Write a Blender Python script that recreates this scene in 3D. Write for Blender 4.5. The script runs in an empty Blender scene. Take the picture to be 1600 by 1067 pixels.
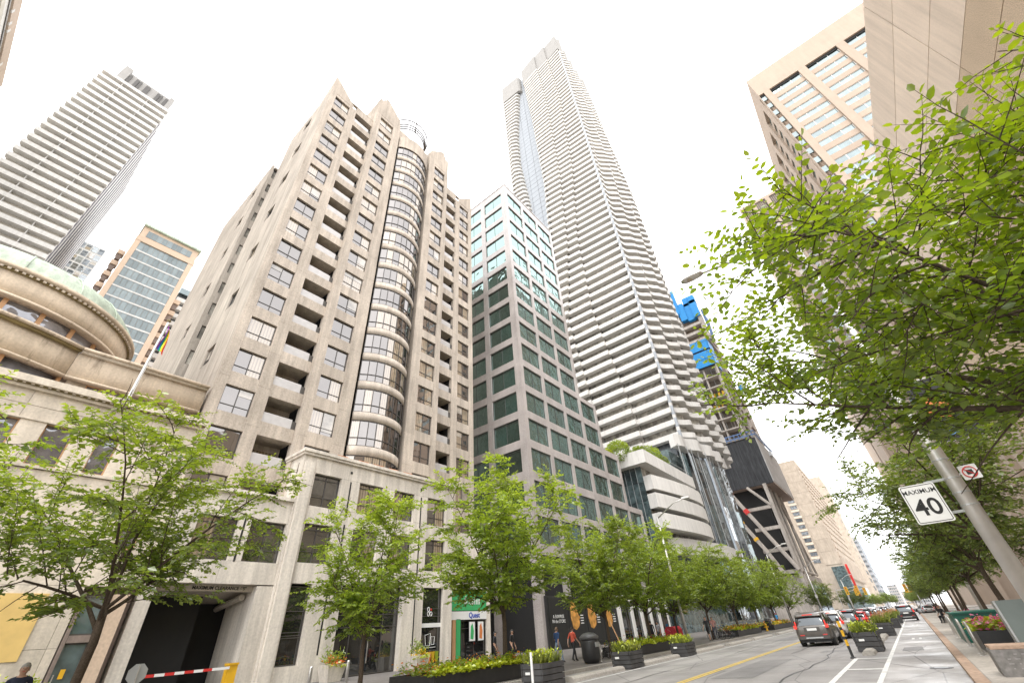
import bpy, bmesh, math, random
import numpy as np
from mathutils import Vector, Matrix

random.seed(7); rng = np.random.default_rng(7)
SC = bpy.context.scene
COL = SC.collection
R = math.radians

# ------------------------------------------------------------------ camera
cam_data = bpy.data.cameras.new('camera')
cam_data.sensor_width = 36.0; cam_data.sensor_fit = 'HORIZONTAL'
cam_data.lens = 14.5585
cam_data.clip_start = 0.05; cam_data.clip_end = 6000
cam = bpy.data.objects.new('camera', cam_data); COL.objects.link(cam)
cr_ = (0.77204071, 0.63231909, -0.06423174)      # camera right, up, forward in world axes
cu_ = (0.40704416, -0.41429547, 0.81404811)
cf_ = (-0.48812724, 0.65462343, 0.57723475)
cam.matrix_world = Matrix(((cr_[0], cu_[0], -cf_[0], 0), (cr_[1], cu_[1], -cf_[1], 0), (cr_[2], cu_[2], -cf_[2], 1.7), (0, 0, 0, 1)))
SC.camera = cam

# ------------------------------------------------------------------ world: overcast daylight
SUN_EL, SUN_AZ = 58.0, 158.0          # azimuth measured from +Y (along the street) towards +X
w = bpy.data.worlds.new('World'); SC.world = w; w.use_nodes = True
nt = w.node_tree; nt.nodes.clear()
out = nt.nodes.new('ShaderNodeOutputWorld'); bg = nt.nodes.new('ShaderNodeBackground')
sky = nt.nodes.new('ShaderNodeTexSky'); sky.sky_type = 'NISHITA'; sky.sun_disc = False
sky.sun_elevation = R(SUN_EL); sky.sun_rotation = R(SUN_AZ); sky.dust_density = 4.0; sky.air_density = 1.0; sky.ozone_density = 1.0
tc = nt.nodes.new('ShaderNodeTexCoord')
nz = nt.nodes.new('ShaderNodeTexNoise'); nz.inputs['Scale'].default_value = 1.6; nz.inputs['Detail'].default_value = 5
nt.links.new(tc.outputs['Generated'], nz.inputs['Vector'])
ramp = nt.nodes.new('ShaderNodeValToRGB')
ramp.color_ramp.elements[0].position = 0.3; ramp.color_ramp.elements[0].color = (7.4, 7.5, 7.7, 1)
ramp.color_ramp.elements[1].position = 0.7; ramp.color_ramp.elements[1].color = (9.0, 9.0, 9.1, 1)
nt.links.new(nz.outputs['Fac'], ramp.inputs['Fac'])
hs = nt.nodes.new('ShaderNodeHueSaturation'); hs.inputs['Saturation'].default_value = 0.12
nt.links.new(sky.outputs['Color'], hs.inputs['Color'])
mx = nt.nodes.new('ShaderNodeMix'); mx.data_type = 'RGBA'; mx.inputs[0].default_value = 0.88
nt.links.new(hs.outputs['Color'], mx.inputs[6]); nt.links.new(ramp.outputs['Color'], mx.inputs[7])
nt.links.new(mx.outputs[2], bg.inputs['Color']); bg.inputs['Strength'].default_value = 0.15
nt.links.new(bg.outputs[0], out.inputs[0])

sun_d = bpy.data.lights.new('sun', 'SUN'); sun_d.energy = 0.6; sun_d.angle = R(14); sun_d.color = (1.0, 0.96, 0.9)
sun = bpy.data.objects.new('sun', sun_d); COL.objects.link(sun)
el, az = R(SUN_EL), R(SUN_AZ)
sdir = Vector((math.sin(az)*math.cos(el), math.cos(az)*math.cos(el), math.sin(el)))
sun.rotation_euler = sdir.to_track_quat('Z', 'Y').to_euler()
SC.view_settings.view_transform = 'Standard'; SC.view_settings.look = 'None'
SC.view_settings.exposure = 1.32; SC.view_settings.gamma = 1.0; SC.view_settings.use_curve_mapping = False
SC.cycles.max_bounces = 6; SC.cycles.diffuse_bounces = 3; SC.cycles.glossy_bounces = 3
SC.cycles.transmission_bounces = 4; SC.cycles.transparent_max_bounces = 4
SC.cycles.use_denoising = True

# ------------------------------------------------------------------ helpers
W = {}
I4 = Matrix.Identity(4)
def T(x, y, z): return Matrix.Translation((x, y, z))
def RZ(a): return Matrix.Rotation(a, 4, 'Z')
def RX(a): return Matrix.Rotation(a, 4, 'X')
def RY(a): return Matrix.Rotation(a, 4, 'Y')

class MB:
    def __init__(s): s.v = []; s.f = []; s.mi = []; s.cur = 0
    def add(s, vs, fs):
        n = len(s.v); s.v += [tuple(p) for p in vs]
        s.f += [tuple(i+n for i in q) for q in fs]; s.mi += [s.cur]*len(fs); return s
    def box(s, x0, x1, y0, y1, z0, z1):
        return s.add([(x0,y0,z0),(x1,y0,z0),(x1,y1,z0),(x0,y1,z0),(x0,y0,z1),(x1,y0,z1),(x1,y1,z1),(x0,y1,z1)],
                     [(0,3,2,1),(4,5,6,7),(0,1,5,4),(1,2,6,5),(2,3,7,6),(3,0,4,7)])
    def cbox(s, cx, cy, cz, sx, sy, sz): return s.box(cx-sx/2, cx+sx/2, cy-sy/2, cy+sy/2, cz-sz/2, cz+sz/2)
    def prism(s, poly, z0, z1):                   # plan polygon, counter-clockwise
        n = len(poly)
        return s.add([(x,y,z0) for x,y in poly]+[(x,y,z1) for x,y in poly],
                     [tuple(range(n-1,-1,-1)), tuple(range(n,2*n))]+[(i,(i+1)%n,n+(i+1)%n,n+i) for i in range(n)])
    def prismx(s, poly, x0, x1):                  # (y,z) polygon extruded along x
        n = len(poly)
        return s.add([(x0,y,z) for y,z in poly]+[(x1,y,z) for y,z in poly],
                     [tuple(range(n-1,-1,-1)), tuple(range(n,2*n))]+[(i,(i+1)%n,n+(i+1)%n,n+i) for i in range(n)])
    def prismy(s, poly, y0, y1):                  # (x,z) polygon extruded along y
        n = len(poly)
        return s.add([(x,y0,z) for x,z in poly]+[(x,y1,z) for x,z in poly],
                     [tuple(range(n)), tuple(range(2*n-1,n-1,-1))]+[(i,n+i,n+(i+1)%n,(i+1)%n) for i in range(n)])
    def tube(s, pts, rad, n=6, cap=True):
        pts = [Vector(p) for p in pts]
        if not isinstance(rad, (list, tuple)): rad = [rad]*len(pts)
        vs = []; fs = []; ref = None
        for i, p in enumerate(pts):
            a = pts[max(i-1,0)]; b = pts[min(i+1,len(pts)-1)]; d = (b-a).normalized()
            if ref is None:
                ref = d.orthogonal().normalized()
            else:
                ref = (ref - d*ref.dot(d))
                ref = ref.normalized() if ref.length > 1e-6 else d.orthogonal().normalized()
            q = d.cross(ref)
            for k in range(n):
                t = 2*math.pi*k/n; vs.append(p + (ref*math.cos(t)+q*math.sin(t))*rad[i])
        for i in range(len(pts)-1):
            for k in range(n):
                fs.append((i*n+k, i*n+(k+1)%n, (i+1)*n+(k+1)%n, (i+1)*n+k))
        if cap:
            fs.append(tuple(range(n-1,-1,-1))); fs.append(tuple(range((len(pts)-1)*n, len(pts)*n)))
        return s.add(vs, fs)
    def lathe(s, prof, n=16, c=(0,0,0)):          # (r,z) profile round z
        vs = []; fs = []
        for r, z in prof:
            for k in range(n):
                t = 2*math.pi*k/n; vs.append((c[0]+r*math.cos(t), c[1]+r*math.sin(t), c[2]+z))
        for i in range(len(prof)-1):
            for k in range(n): fs.append((i*n+k, i*n+(k+1)%n, (i+1)*n+(k+1)%n, (i+1)*n+k))
        fs.append(tuple(range(n-1,-1,-1))); fs.append(tuple(range((len(prof)-1)*n, len(prof)*n)))
        return s.add(vs, fs)
    def sweep(s, path, prof, closed_prof=True):   # path: list of (x,y,nx,ny) outward normal; prof: (inset, z)
        m = len(prof); vs = []
        for x, y, nx, ny in path:
            for d, z in prof: vs.append((x-nx*d, y-ny*d, z))
        fs = []
        for i in range(len(path)-1):
            for k in range(m if closed_prof else m-1):
                fs.append((i*m+k, (i+1)*m+k, (i+1)*m+(k+1)%m, i*m+(k+1)%m))
        if closed_prof:
            fs.append(tuple(range(m))); fs.append(tuple(range((len(path)-1)*m+m-1, (len(path)-1)*m-1, -1)))
        return s.add(vs, fs)
    def mesh(s, name, mats, smooth=False):
        me = bpy.data.meshes.new(name); me.from_pydata(s.v, [], s.f)
        for m in (mats if isinstance(mats, (list, tuple)) else [mats]): me.materials.append(m)
        if any(s.mi): me.polygons.foreach_set('material_index', s.mi)
        if smooth: me.polygons.foreach_set('use_smooth', [True]*len(me.polygons))
        me.update(); return me

def fixnormals(me):
    b = bmesh.new(); b.from_mesh(me); bmesh.ops.recalc_face_normals(b, faces=b.faces); b.to_mesh(me); b.free(); return me

def put(name, me, parent=None, M=I4, kind=None, label=None, cat=None, group=None):
    o = bpy.data.objects.new(name, me); COL.objects.link(o); W[o] = M.copy()
    if parent is not None:
        o.parent = parent; o.matrix_basis = W[parent].inverted() @ M
    else: o.matrix_basis = M
    if kind: o['kind'] = kind
    if label: o['label'] = label
    if cat: o['category'] = cat
    if group: o['group'] = group
    return o
def part(name, mb, mat, parent, smooth=False, M=I4, label=None):
    return put(name, mb.mesh(name, mat, smooth), parent, M, label=label)
def thing(name, label, cat, loc=(0,0,0), rz=0, group=None):
    return put(name, None, None, T(*loc) @ RZ(rz), label=label, cat=cat, group=group)
def copy_thing(src, M, label=None, group=None):
    c = src.copy(); COL.objects.link(c); c.parent = None; c.matrix_basis = M; W[c] = M.copy()
    if label: c['label'] = label
    if group: c['group'] = group
    for ch in list(src.children): copy_part(ch, c)
    return c
def copy_part(ch, par):
    k = ch.copy(); COL.objects.link(k); k.parent = par; k.matrix_basis = ch.matrix_basis.copy(); W[k] = W[par] @ k.matrix_basis
    for g in list(ch.children): copy_part(g, k)
_bc = {}
def boxm(sx, sy, sz, mat, name='block'):          # shared box mesh, origin at its centre
    k = (round(sx,3), round(sy,3), round(sz,3), mat.name)
    if k not in _bc: _bc[k] = MB().cbox(0,0,0,sx,sy,sz).mesh(name, mat)
    return _bc[k]
def boxp(name, x0, x1, y0, y1, z0, z1, mat, parent, label=None):
    return put(name, boxm(x1-x0, y1-y0, z1-z0, mat, name), parent, T((x0+x1)/2, (y0+y1)/2, (z0+z1)/2), label=label)

# ------------------------------------------------------------------ materials
def newmat(name):
    m = bpy.data.materials.new(name); m.use_nodes = True
    n = m.node_tree; b = n.nodes['Principled BSDF']; return m, n, b
def texpos(n, scale=(1,1,1)):
    g = n.nodes.new('ShaderNodeNewGeometry'); mp = n.nodes.new('ShaderNodeMapping')
    mp.inputs['Scale'].default_value = scale; n.links.new(g.outputs['Position'], mp.inputs['Vector']); return mp.outputs[0]
def noise(n, vec, scale, detail=4, rough=0.55):
    z = n.nodes.new('ShaderNodeTexNoise'); z.inputs['Scale'].default_value = scale
    z.inputs['Detail'].default_value = detail; z.inputs['Roughness'].default_value = rough
    n.links.new(vec, z.inputs['Vector']); return z.outputs['Fac']
def maprange(n, v, a, b, c, d):
    m = n.nodes.new('ShaderNodeMapRange'); n.links.new(v, m.inputs[0])
    for i, x in enumerate((a,b,c,d)): m.inputs[i+1].default_value = x
    return m.outputs[0]
def mul(n, a, b):
    m = n.nodes.new('ShaderNodeMath'); m.operation = 'MULTIPLY'
    for i, x in enumerate((a,b)):
        if isinstance(x, (int,float)): m.inputs[i].default_value = x
        else: n.links.new(x, m.inputs[i])
    return m.outputs[0]
def scaled(n, col, fac):                          # col (rgb tuple or socket) * fac (socket)
    v = n.nodes.new('ShaderNodeVectorMath'); v.operation = 'SCALE'
    if isinstance(col, tuple): v.inputs[0].default_value = col
    else: n.links.new(col, v.inputs[0])
    n.links.new(fac, v.inputs['Scale']); return v.outputs[0]
def mixc(n, f, a, b):
    m = n.nodes.new('ShaderNodeMix'); m.data_type = 'RGBA'
    if isinstance(f, (int,float)): m.inputs[0].default_value = f
    else: n.links.new(f, m.inputs[0])
    for i, x in ((6,a),(7,b)):
        if isinstance(x, tuple): m.inputs[i].default_value = x if len(x)==4 else x+(1,)
        else: n.links.new(x, m.inputs[i])
    return m.outputs[2]
def bump(n, b, h, strength, dist=0.02):
    u = n.nodes.new('ShaderNodeBump'); u.inputs['Strength'].default_value = strength; u.inputs['Distance'].default_value = dist
    n.links.new(h, u.inputs['Height']); n.links.new(u.outputs[0], b.inputs['Normal'])

def stone(name, col, rough=0.85, big=0.25, streak=0.18, fine=0.12, bs=0.25, fs=9.0, stain=None):
    """weathered mineral surface: broad mottling, vertical rain streaks, fine grain, tone per piece"""
    m, n, b = newmat(name)
    p = texpos(n); ps = texpos(n, (1.6,1.6,0.12))
    a = maprange(n, noise(n, p, 0.35, 5), 0.3, 0.7, 1-big*0.5, 1+big*0.5)
    s = maprange(n, noise(n, ps, 1.3, 4, 0.65), 0.35, 0.75, 1+streak*0.35, 1-streak)
    f = maprange(n, noise(n, p, fs, 3), 0.25, 0.75, 1-fine, 1+fine)
    oi = n.nodes.new('ShaderNodeObjectInfo')
    r = maprange(n, oi.outputs['Random'], 0, 1, 0.95, 1.05)
    c = scaled(n, col, mul(n, mul(n, a, s), mul(n, f, r)))
    if stain:
        st = maprange(n, noise(n, texpos(n, (2.2,2.2,0.35)), 0.8, 5, 0.7), 0.56, 0.72, 0, stain[1])
        c = mixc(n, st, c, stain[0])
    n.links.new(c, b.inputs['Base Color']); b.inputs['Roughness'].default_value = rough
    b.inputs['Specular IOR Level'].default_value = 0.1
    bump(n, b, noise(n, p, fs*1.7, 4), bs, 0.02)
    return m
def paint(name, col, rough=0.5, metal=0.0, var=0.08, spec=0.5, dirt=0.0):
    m, n, b = newmat(name); p = texpos(n)
    a = maprange(n, noise(n, p, 2.2, 5), 0.3, 0.7, 1-var, 1+var)
    c = scaled(n, col, a)
    if dirt: c = mixc(n, maprange(n, noise(n, p, 3.0, 6, 0.7), 0.5, 0.75, 0, dirt), c, (0.12,0.105,0.09))
    n.links.new(c, b.inputs['Base Color']); b.inputs['Roughness'].default_value = rough
    b.inputs['Metallic'].default_value = metal; b.inputs['Specular IOR Level'].default_value = spec
    return m
def glass(name, tint=(0.03,0.035,0.04), lo=0.25, refl=(0.92,0.95,0.96), curtain=None, ior=1.6, wav=0.02, rnd=0.5, mott=0.55):
    """window pane: mirror of the surroundings over a dim room; some rooms have drawn curtains"""
    m, n, b = newmat(name); n.nodes.remove(b)
    o = n.nodes['Material Output']; oi = n.nodes.new('ShaderNodeObjectInfo')
    d = n.nodes.new('ShaderNodeBsdfDiffuse'); g = n.nodes.new('ShaderNodeBsdfGlossy'); g.inputs['Roughness'].default_value = 0.015
    g.inputs['Color'].default_value = refl+(1,)
    p = texpos(n)
    room = scaled(n, tint, maprange(n, oi.outputs['Random'], 0, 1, 1-rnd, 1+rnd))
    room = scaled(n, room, maprange(n, noise(n, p, 0.9, 3), 0.3, 0.7, 1-mott, 1+mott))
    if curtain:
        wv = n.nodes.new('ShaderNodeTexWave'); wv.inputs['Scale'].default_value = 3.0; wv.inputs['Distortion'].default_value = 1.5
        wv.bands_direction = 'DIAGONAL'; n.links.new(texpos(n, (1,1,0.0)), wv.inputs['Vector'])
        cc = scaled(n, curtain[0], maprange(n, wv.outputs['Fac'], 0, 1, 0.55, 1.1))
        gt = n.nodes.new('ShaderNodeMath'); gt.operation = 'FRACT'
        n.links.new(mul(n, oi.outputs['Random'], 7.31), gt.inputs[0])
        th = n.nodes.new('ShaderNodeMath'); th.operation = 'LESS_THAN'; th.inputs[1].default_value = curtain[1]
        n.links.new(gt.outputs[0], th.inputs[0]); room = mixc(n, th.outputs[0], room, cc)
    n.links.new(room, d.inputs['Color'])
    bp = n.nodes.new('ShaderNodeBump'); bp.inputs['Strength'].default_value = wav; bp.inputs['Distance'].default_value = 0.4
    n.links.new(noise(n, p, 0.55, 2), bp.inputs['Height']); n.links.new(bp.outputs[0], g.inputs['Normal'])
    fr = n.nodes.new('ShaderNodeFresnel'); fr.inputs['IOR'].default_value = ior
    fac = maprange(n, fr.outputs[0], 0, 1, lo, 1)
    ms = n.nodes.new('ShaderNodeMixShader'); n.links.new(fac, ms.inputs[0])
    n.links.new(d.outputs[0], ms.inputs[1]); n.links.new(g.outputs[0], ms.inputs[2]); n.links.new(ms.outputs[0], o.inputs[0])
    return m
def leafmat(name, c1, c2, trans=0.45):
    m, n, b = newmat(name); n.nodes.remove(b); o = n.nodes['Material Output']
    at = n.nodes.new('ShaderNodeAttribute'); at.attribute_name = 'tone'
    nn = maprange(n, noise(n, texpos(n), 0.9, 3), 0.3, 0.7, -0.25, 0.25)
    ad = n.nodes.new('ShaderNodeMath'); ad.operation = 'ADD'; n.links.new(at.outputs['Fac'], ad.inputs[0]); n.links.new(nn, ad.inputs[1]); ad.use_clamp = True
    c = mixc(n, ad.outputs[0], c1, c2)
    oi = n.nodes.new('ShaderNodeObjectInfo'); c = scaled(n, c, maprange(n, oi.outputs['Random'], 0, 1, .8, 1.14))
    d = n.nodes.new('ShaderNodeBsdfDiffuse'); t = n.nodes.new('ShaderNodeBsdfTranslucent'); g = n.nodes.new('ShaderNodeBsdfGlossy')
    g.inputs['Roughness'].default_value = 0.35; g.inputs['Color'].default_value = (1,1,1,1)
    n.links.new(c, d.inputs['Color'])
    tcol = n.nodes.new('ShaderNodeVectorMath'); tcol.operation = 'MULTIPLY'; n.links.new(c, tcol.inputs[0]); tcol.inputs[1].default_value = (1.5,1.5,0.6)
    n.links.new(tcol.outputs[0], t.inputs['Color'])
    m1 = n.nodes.new('ShaderNodeMixShader'); m1.inputs[0].default_value = trans
    n.links.new(d.outputs[0], m1.inputs[1]); n.links.new(t.outputs[0], m1.inputs[2])
    m2 = n.nodes.new('ShaderNodeMixShader'); m2.inputs[0].default_value = 0.07
    n.links.new(m1.outputs[0], m2.inputs[1]); n.links.new(g.outputs[0], m2.inputs[2]); n.links.new(m2.outputs[0], o.inputs[0])
    return m

M_ = {}
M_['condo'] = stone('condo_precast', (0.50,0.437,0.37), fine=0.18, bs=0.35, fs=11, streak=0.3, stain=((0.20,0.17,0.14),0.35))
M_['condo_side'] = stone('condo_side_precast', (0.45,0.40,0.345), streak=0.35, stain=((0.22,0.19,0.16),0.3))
M_['podium'] = stone('podium_concrete', (0.69,0.635,0.56), streak=0.3, big=0.15, stain=((0.38,0.34,0.29),0.4))
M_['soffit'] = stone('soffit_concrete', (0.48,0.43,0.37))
M_['granite'] = stone('pink_granite', (0.43,0.39,0.37), streak=0.12, fine=0.2, rough=0.55, fs=16)
_g = M_['granite'].node_tree.nodes['Principled BSDF']; _g.inputs['Specular IOR Level'].default_value = 0.9; _g.inputs['Roughness'].default_value = 0.12   # polished slabs
M_['white'] = stone('white_precast', (0.72,0.70,0.665), streak=0.14, big=0.1, fine=0.05)
M_['crown'] = stone('crown_precast', (0.36,0.35,0.335), streak=0.1, big=0.08, fine=0.03)
M_['white2'] = stone('white_slab', (0.65,0.635,0.605), streak=0.14, big=0.08, fine=0.03)
M_['greyslab'] = stone('tower_recess', (0.50,0.47,0.41), streak=0.05)
M_['sand'] = stone('sandstone', (0.60,0.50,0.385), streak=0.2, big=0.3, stain=((0.16,0.12,0.085),0.75))
M_['sand2'] = stone('limestone', (0.66,0.585,0.485), streak=0.2, big=0.25)
M_['ochre'] = paint('gilded_trim', (0.22,0.17,0.07), 0.6, var=0.3)
M_['copper'] = stone('copper_dome', (0.47,0.54,0.44), streak=0.4, big=0.3, rough=0.6)
M_['peach'] = stone('peach_cladding', (0.66,0.51,0.385), streak=0.06, big=0.08)
M_['tan'] = stone('tan_panel', (0.47,0.38,0.305), streak=0.07, big=0.1, fine=0.04, rough=0.7)
M_['tanW'] = stone('smooth_tan_panel', (0.76,0.63,0.515), streak=0.16, big=0.1, fine=0.04, rough=0.7)
M_['rough'] = stone('pebble_aggregate', (0.62,0.485,0.355), streak=0.05, big=0.12, fine=0.45, bs=0.9, fs=26)
M_['farbeige'] = stone('far_precast', (0.45,0.385,0.315))
M_['raw'] = stone('raw_concrete', (0.45,0.41,0.37), streak=0.3, big=0.3)
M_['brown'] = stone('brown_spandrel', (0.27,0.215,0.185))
M_['dark'] = paint('dark_interior', (0.018,0.018,0.018), 0.8)
M_['frame'] = paint('bronze_frame', (0.075,0.068,0.062), 0.45)
M_['lframe'] = paint('aluminium_frame', (0.45,0.46,0.46), 0.4, 0.6)
M_['wframe'] = paint('cedar_frame', (0.52,0.30,0.15), 0.6)
M_['glassC'] = glass('condo_glass', (0.05,0.045,0.04), 0.40, (0.54,0.51,0.495), ((0.50,0.41,0.29),0.38), ior=1.7)
M_['blind'] = glass('window_blind', (0.42,0.38,0.33), 0.22, (0.7,0.68,0.66), rnd=.25)
M_['glassP'] = glass('podium_glass', (0.035,0.034,0.03), 0.12, curtain=((0.33,0.26,0.17),0.5))
M_['glassS'] = glass('shop_glass', (0.02,0.02,0.02), 0.08)
M_['glassG'] = glass('green_glass', (0.007,0.026,0.022), 0.38, (0.60,0.80,0.76), ior=1.8, wav=0.3, rnd=.9)
M_['glassT'] = glass('teal_glass', (0.09,0.125,0.13), 0.22, (0.66,0.74,0.75))
M_['glassB'] = glass('tower_glass', (0.10,0.11,0.11), 0.30, (0.74,0.78,0.80), ior=1.7, wav=0.05)
M_['glassW'] = paint('pale_curtain_glass', (0.40,0.425,0.455), 0.9, var=0.10, spec=0.0)
M_['glassO'] = glass('grey_teal_glass', (0.23,0.265,0.27), 0.08, (0.5,0.55,0.56), ior=1.3, mott=.12, rnd=.2)
M_['glassV'] = glass('shaded_glass', (0.37,0.35,0.305), 0.06, (0.5,0.5,0.5), ior=1.3)
M_['glassK'] = glass('blue_grey_glass', (0.17,0.185,0.20), 0.08, (0.5,0.55,0.6), ior=1.28)
M_['plastic'] = glass('plastic_sheet', (0.16,0.165,0.18), 0.15, (0.9,0.9,0.95), wav=0.9)
M_['frost'] = paint('frosted_rail', (0.50,0.48,0.47), 0.25)
M_['metal'] = paint('galvanised_steel', (0.62,0.60,0.57), 0.35, 0.75, var=0.12)
M_['black'] = paint('black_paint', (0.025,0.025,0.026), 0.45, dirt=0.2)
M_['char'] = paint('charcoal_boards', (0.055,0.054,0.055), 0.7, var=0.3, dirt=0.3)
M_['wrap'] = stone('black_netting', (0.06,0.062,0.066), streak=0.5, fine=0.3, rough=0.9)
M_['wrapg'] = stone('grey_netting', (0.40,0.39,0.38), streak=0.35, fine=0.15, rough=0.9)
M_['blue'] = paint('blue_formwork', (0.02,0.25,0.60), 0.5, var=0.12)
M_['steelblue'] = paint('blue_steel', (0.10,0.18,0.36), 0.5)
M_['yellow'] = paint('safety_yellow', (0.75,0.42,0.02), 0.45, dirt=0.15)
M_['red'] = paint('red_paint', (0.60,0.035,0.03), 0.4)
M_['orange'] = paint('terracotta', (0.62,0.20,0.06), 0.7, var=0.2)
M_['paper'] = paint('white_sign', (0.80,0.80,0.78), 0.35, var=0.02)
M_['ink'] = paint('black_ink', (0.02,0.02,0.02), 0.5)
M_['green'] = paint('shop_green', (0.06,0.40,0.14), 0.4)
M_['teal'] = paint('teal_tank', (0.008,0.10,0.07), 0.45, dirt=0.15)
M_['signblue'] = paint('sign_blue', (0.03,0.08,0.45), 0.4)
M_['bark'] = stone('bark', (0.105,0.08,0.06), streak=0.4, fine=0.35, bs=0.9, fs=30)
M_['twig'] = stone('twig_bark', (0.13,0.095,0.07), fine=0.3, bs=0.3)
M_['soil'] = stone('soil', (0.06,0.045,0.033), fine=0.4, bs=1.0, fs=25)
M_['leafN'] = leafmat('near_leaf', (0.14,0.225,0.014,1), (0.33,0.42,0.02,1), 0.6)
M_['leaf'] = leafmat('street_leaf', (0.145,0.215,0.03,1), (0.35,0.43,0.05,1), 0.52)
M_['leafD'] = leafmat('deep_leaf', (0.10,0.155,0.03,1), (0.26,0.32,0.06,1), 0.48)
M_['lime'] = leafmat('lime_leaf', (0.36,0.45,0.025,1), (0.58,0.62,0.04,1), 0.3)
M_['grassy'] = leafmat('grass_blade', (0.20,0.27,0.05,1), (0.42,0.44,0.12,1), 0.4)
M_['petalO'] = leafmat('orange_petal', (0.65,0.10,0.02,1), (0.80,0.28,0.02,1), 0.2)
M_['plume'] = leafmat('plume', (0.55,0.24,0.13,1), (0.62,0.40,0.20,1), 0.3)
M_['petalP'] = leafmat('pink_petal', (0.72,0.06,0.34,1), (0.82,0.30,0.52,1), 0.2)
M_['petalY'] = leafmat('yellow_petal', (0.70,0.45,0.02,1), (0.80,0.60,0.05,1), 0.2)
M_['asphalt'] = None
# ------------------------------------------------------------------ ground, road, pavements
def asphalt(name, base, rough=0.75, wet=0.25):
    m, n, b = newmat(name); p = texpos(n); pl = texpos(n, (1.0,0.12,1.0))
    a = maprange(n, noise(n, p, 0.22, 6, 0.6), 0.3, 0.7, 0.8, 1.2)
    t = maprange(n, noise(n, pl, 0.9, 4), 0.3, 0.7, 0.82, 1.15)          # worn along the wheel tracks
    f = maprange(n, noise(n, p, 60, 2), 0.2, 0.8, 0.75, 1.25)
    c = scaled(n, base, mul(n, mul(n, a, t), f))
    vo = n.nodes.new('ShaderNodeTexVoronoi'); vo.feature = 'DISTANCE_TO_EDGE'; vo.inputs['Scale'].default_value = 0.3
    n.links.new(texpos(n, (1.4,0.5,1)), vo.inputs['Vector'])
    ck = maprange(n, vo.outputs['Distance'], 0.0, 0.010, 0.6, 0.0)
    c = mixc(n, ck, c, (0.03,0.03,0.03))
    n.links.new(c, b.inputs['Base Color'])
    n.links.new(maprange(n, noise(n, p, 0.35, 5, 0.65), 0.4, 0.62, rough, rough-wet), b.inputs['Roughness'])
    bump(n, b, noise(n, p, 90, 2), 0.4, 0.01); return m
M_['asphalt'] = asphalt('asphalt', (0.255,0.24,0.228))
M_['lane'] = asphalt('worn_lane', (0.33,0.31,0.295), 0.7, 0.4)
M_['pave'] = stone('pavement_stone', (0.42,0.38,0.335), streak=0.0, big=0.3, fine=0.2, rough=0.75)
M_['paveL'] = stone('dark_granite_paving', (0.19,0.175,0.165), streak=0.0, big=0.3, fine=0.2, rough=0.5)
M_['kerbR'] = stone('tan_kerb', (0.42,0.30,0.225), streak=0, fine=0.25)
M_['kerbL'] = stone('grey_kerb', (0.36,0.335,0.30), streak=0, fine=0.2)
M_['line'] = paint('road_paint', (0.66,0.65,0.62), 0.6, var=0.15, dirt=0.45)
M_['yline'] = paint('yellow_road_paint', (0.60,0.42,0.09), 0.6, var=0.15, dirt=0.4)
KL, KR = -14.0, 0.40
def sheet(name, x0, x1, y0, y1, z, mat, kind='structure', ny=1):
    ys = np.linspace(y0, y1, ny+1); mb = MB()
    vs = []; fs = []
    for i, y in enumerate(ys): vs += [(x0,y,z),(x1,y,z)]
    for i in range(ny): fs.append((2*i, 2*i+1, 2*i+3, 2*i+2))
    mb.add(vs, fs); return put(name, mb.mesh(name, mat), kind=kind)
sheet('ground', -3000, 3000, -3000, 3000, -0.02, M_['pave'])
road = sheet('road', KL, KR, -60, 900, 0.0, M_['asphalt'])
part('bike_lane', MB().add([(-1.55,-60,0.004),(KR,-60,0.004),(KR,160,0.004),(-1.55,160,0.004)], [(0,1,2,3)]), M_['lane'], road)
sheet('side_street', -200, 200, 150, 172, 0.001, M_['asphalt'])
def line(x0, x1, y0, y1, mat='line', z=0.008):
    part('road_marking', MB().add([(x0,y0,z),(x1,y0,z),(x1,y1,z),(x0,y1,z)], [(0,1,2,3)]), M_[mat], road)
line(-7.40, -7.28, -20, 148, 'yline'); line(-7.22, -7.10, -20, 148, 'yline')
line(-1.62, -1.48, -5, 140); line(-2.78, -2.62, 6, 25.8); line(-11.52, -11.40, 0, 140)
for y in (9.6, 13.4, 17.3, 21.2, 25.5): line(-2.62, -1.62, y, y+0.28)
for y in range(0, 6): line(-13.5+y*2.3, -12.3+y*2.3, 144.5, 148.5)
# bicycle chevrons worn into the lane
for y in (38, 62):
    line(-0.85, -0.72, y, y+1.6); line(-0.5, -0.38, y, y+1.6)
# patched trenches and sealed joints
for x0, x1, y0, y1, m in ((-6.6,-5.2,19.0,26.5,'patchd'),(-4.6,-3.3,30,31.4,'patchd'),(-10.6,-8.9,22,33,'patchl'),(-6.9,-3.2,47,49.2,'patchl'),(-9.8,-8.2,44,60,'patchd'),(-1.2,-.4,29,31.5,'patchd'),(-10.9,-7.7,12.2,14.0,'patchd')):
    if m not in M_: M_[m] = asphalt(m, (0.185,0.176,0.17) if m == 'patchd' else (0.30,0.285,0.27))
    part('road_patch', MB().add([(x0,y0,.0055),(x1,y0+.1,.0055),(x1-.05,y1,.0055),(x0+.04,y1-.12,.0055)], [(0,1,2,3)]), M_[m], road)
for xx, ya, yb in ((-4.0,8,70),(-9.3,6,90),(-5.9,30,110)):
    pts = [(xx+.16*math.sin(.7*k)+.1*math.sin(2.3*k), ya+(yb-ya)*k/40) for k in range(41)]
    part('sealed_crack', MB().add([(x+dx,y,.0062) for x,y in pts for dx in (-.025,.025)], [(2*k,2*k+1,2*k+3,2*k+2) for k in range(40)]), M_['black'], road)
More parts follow.
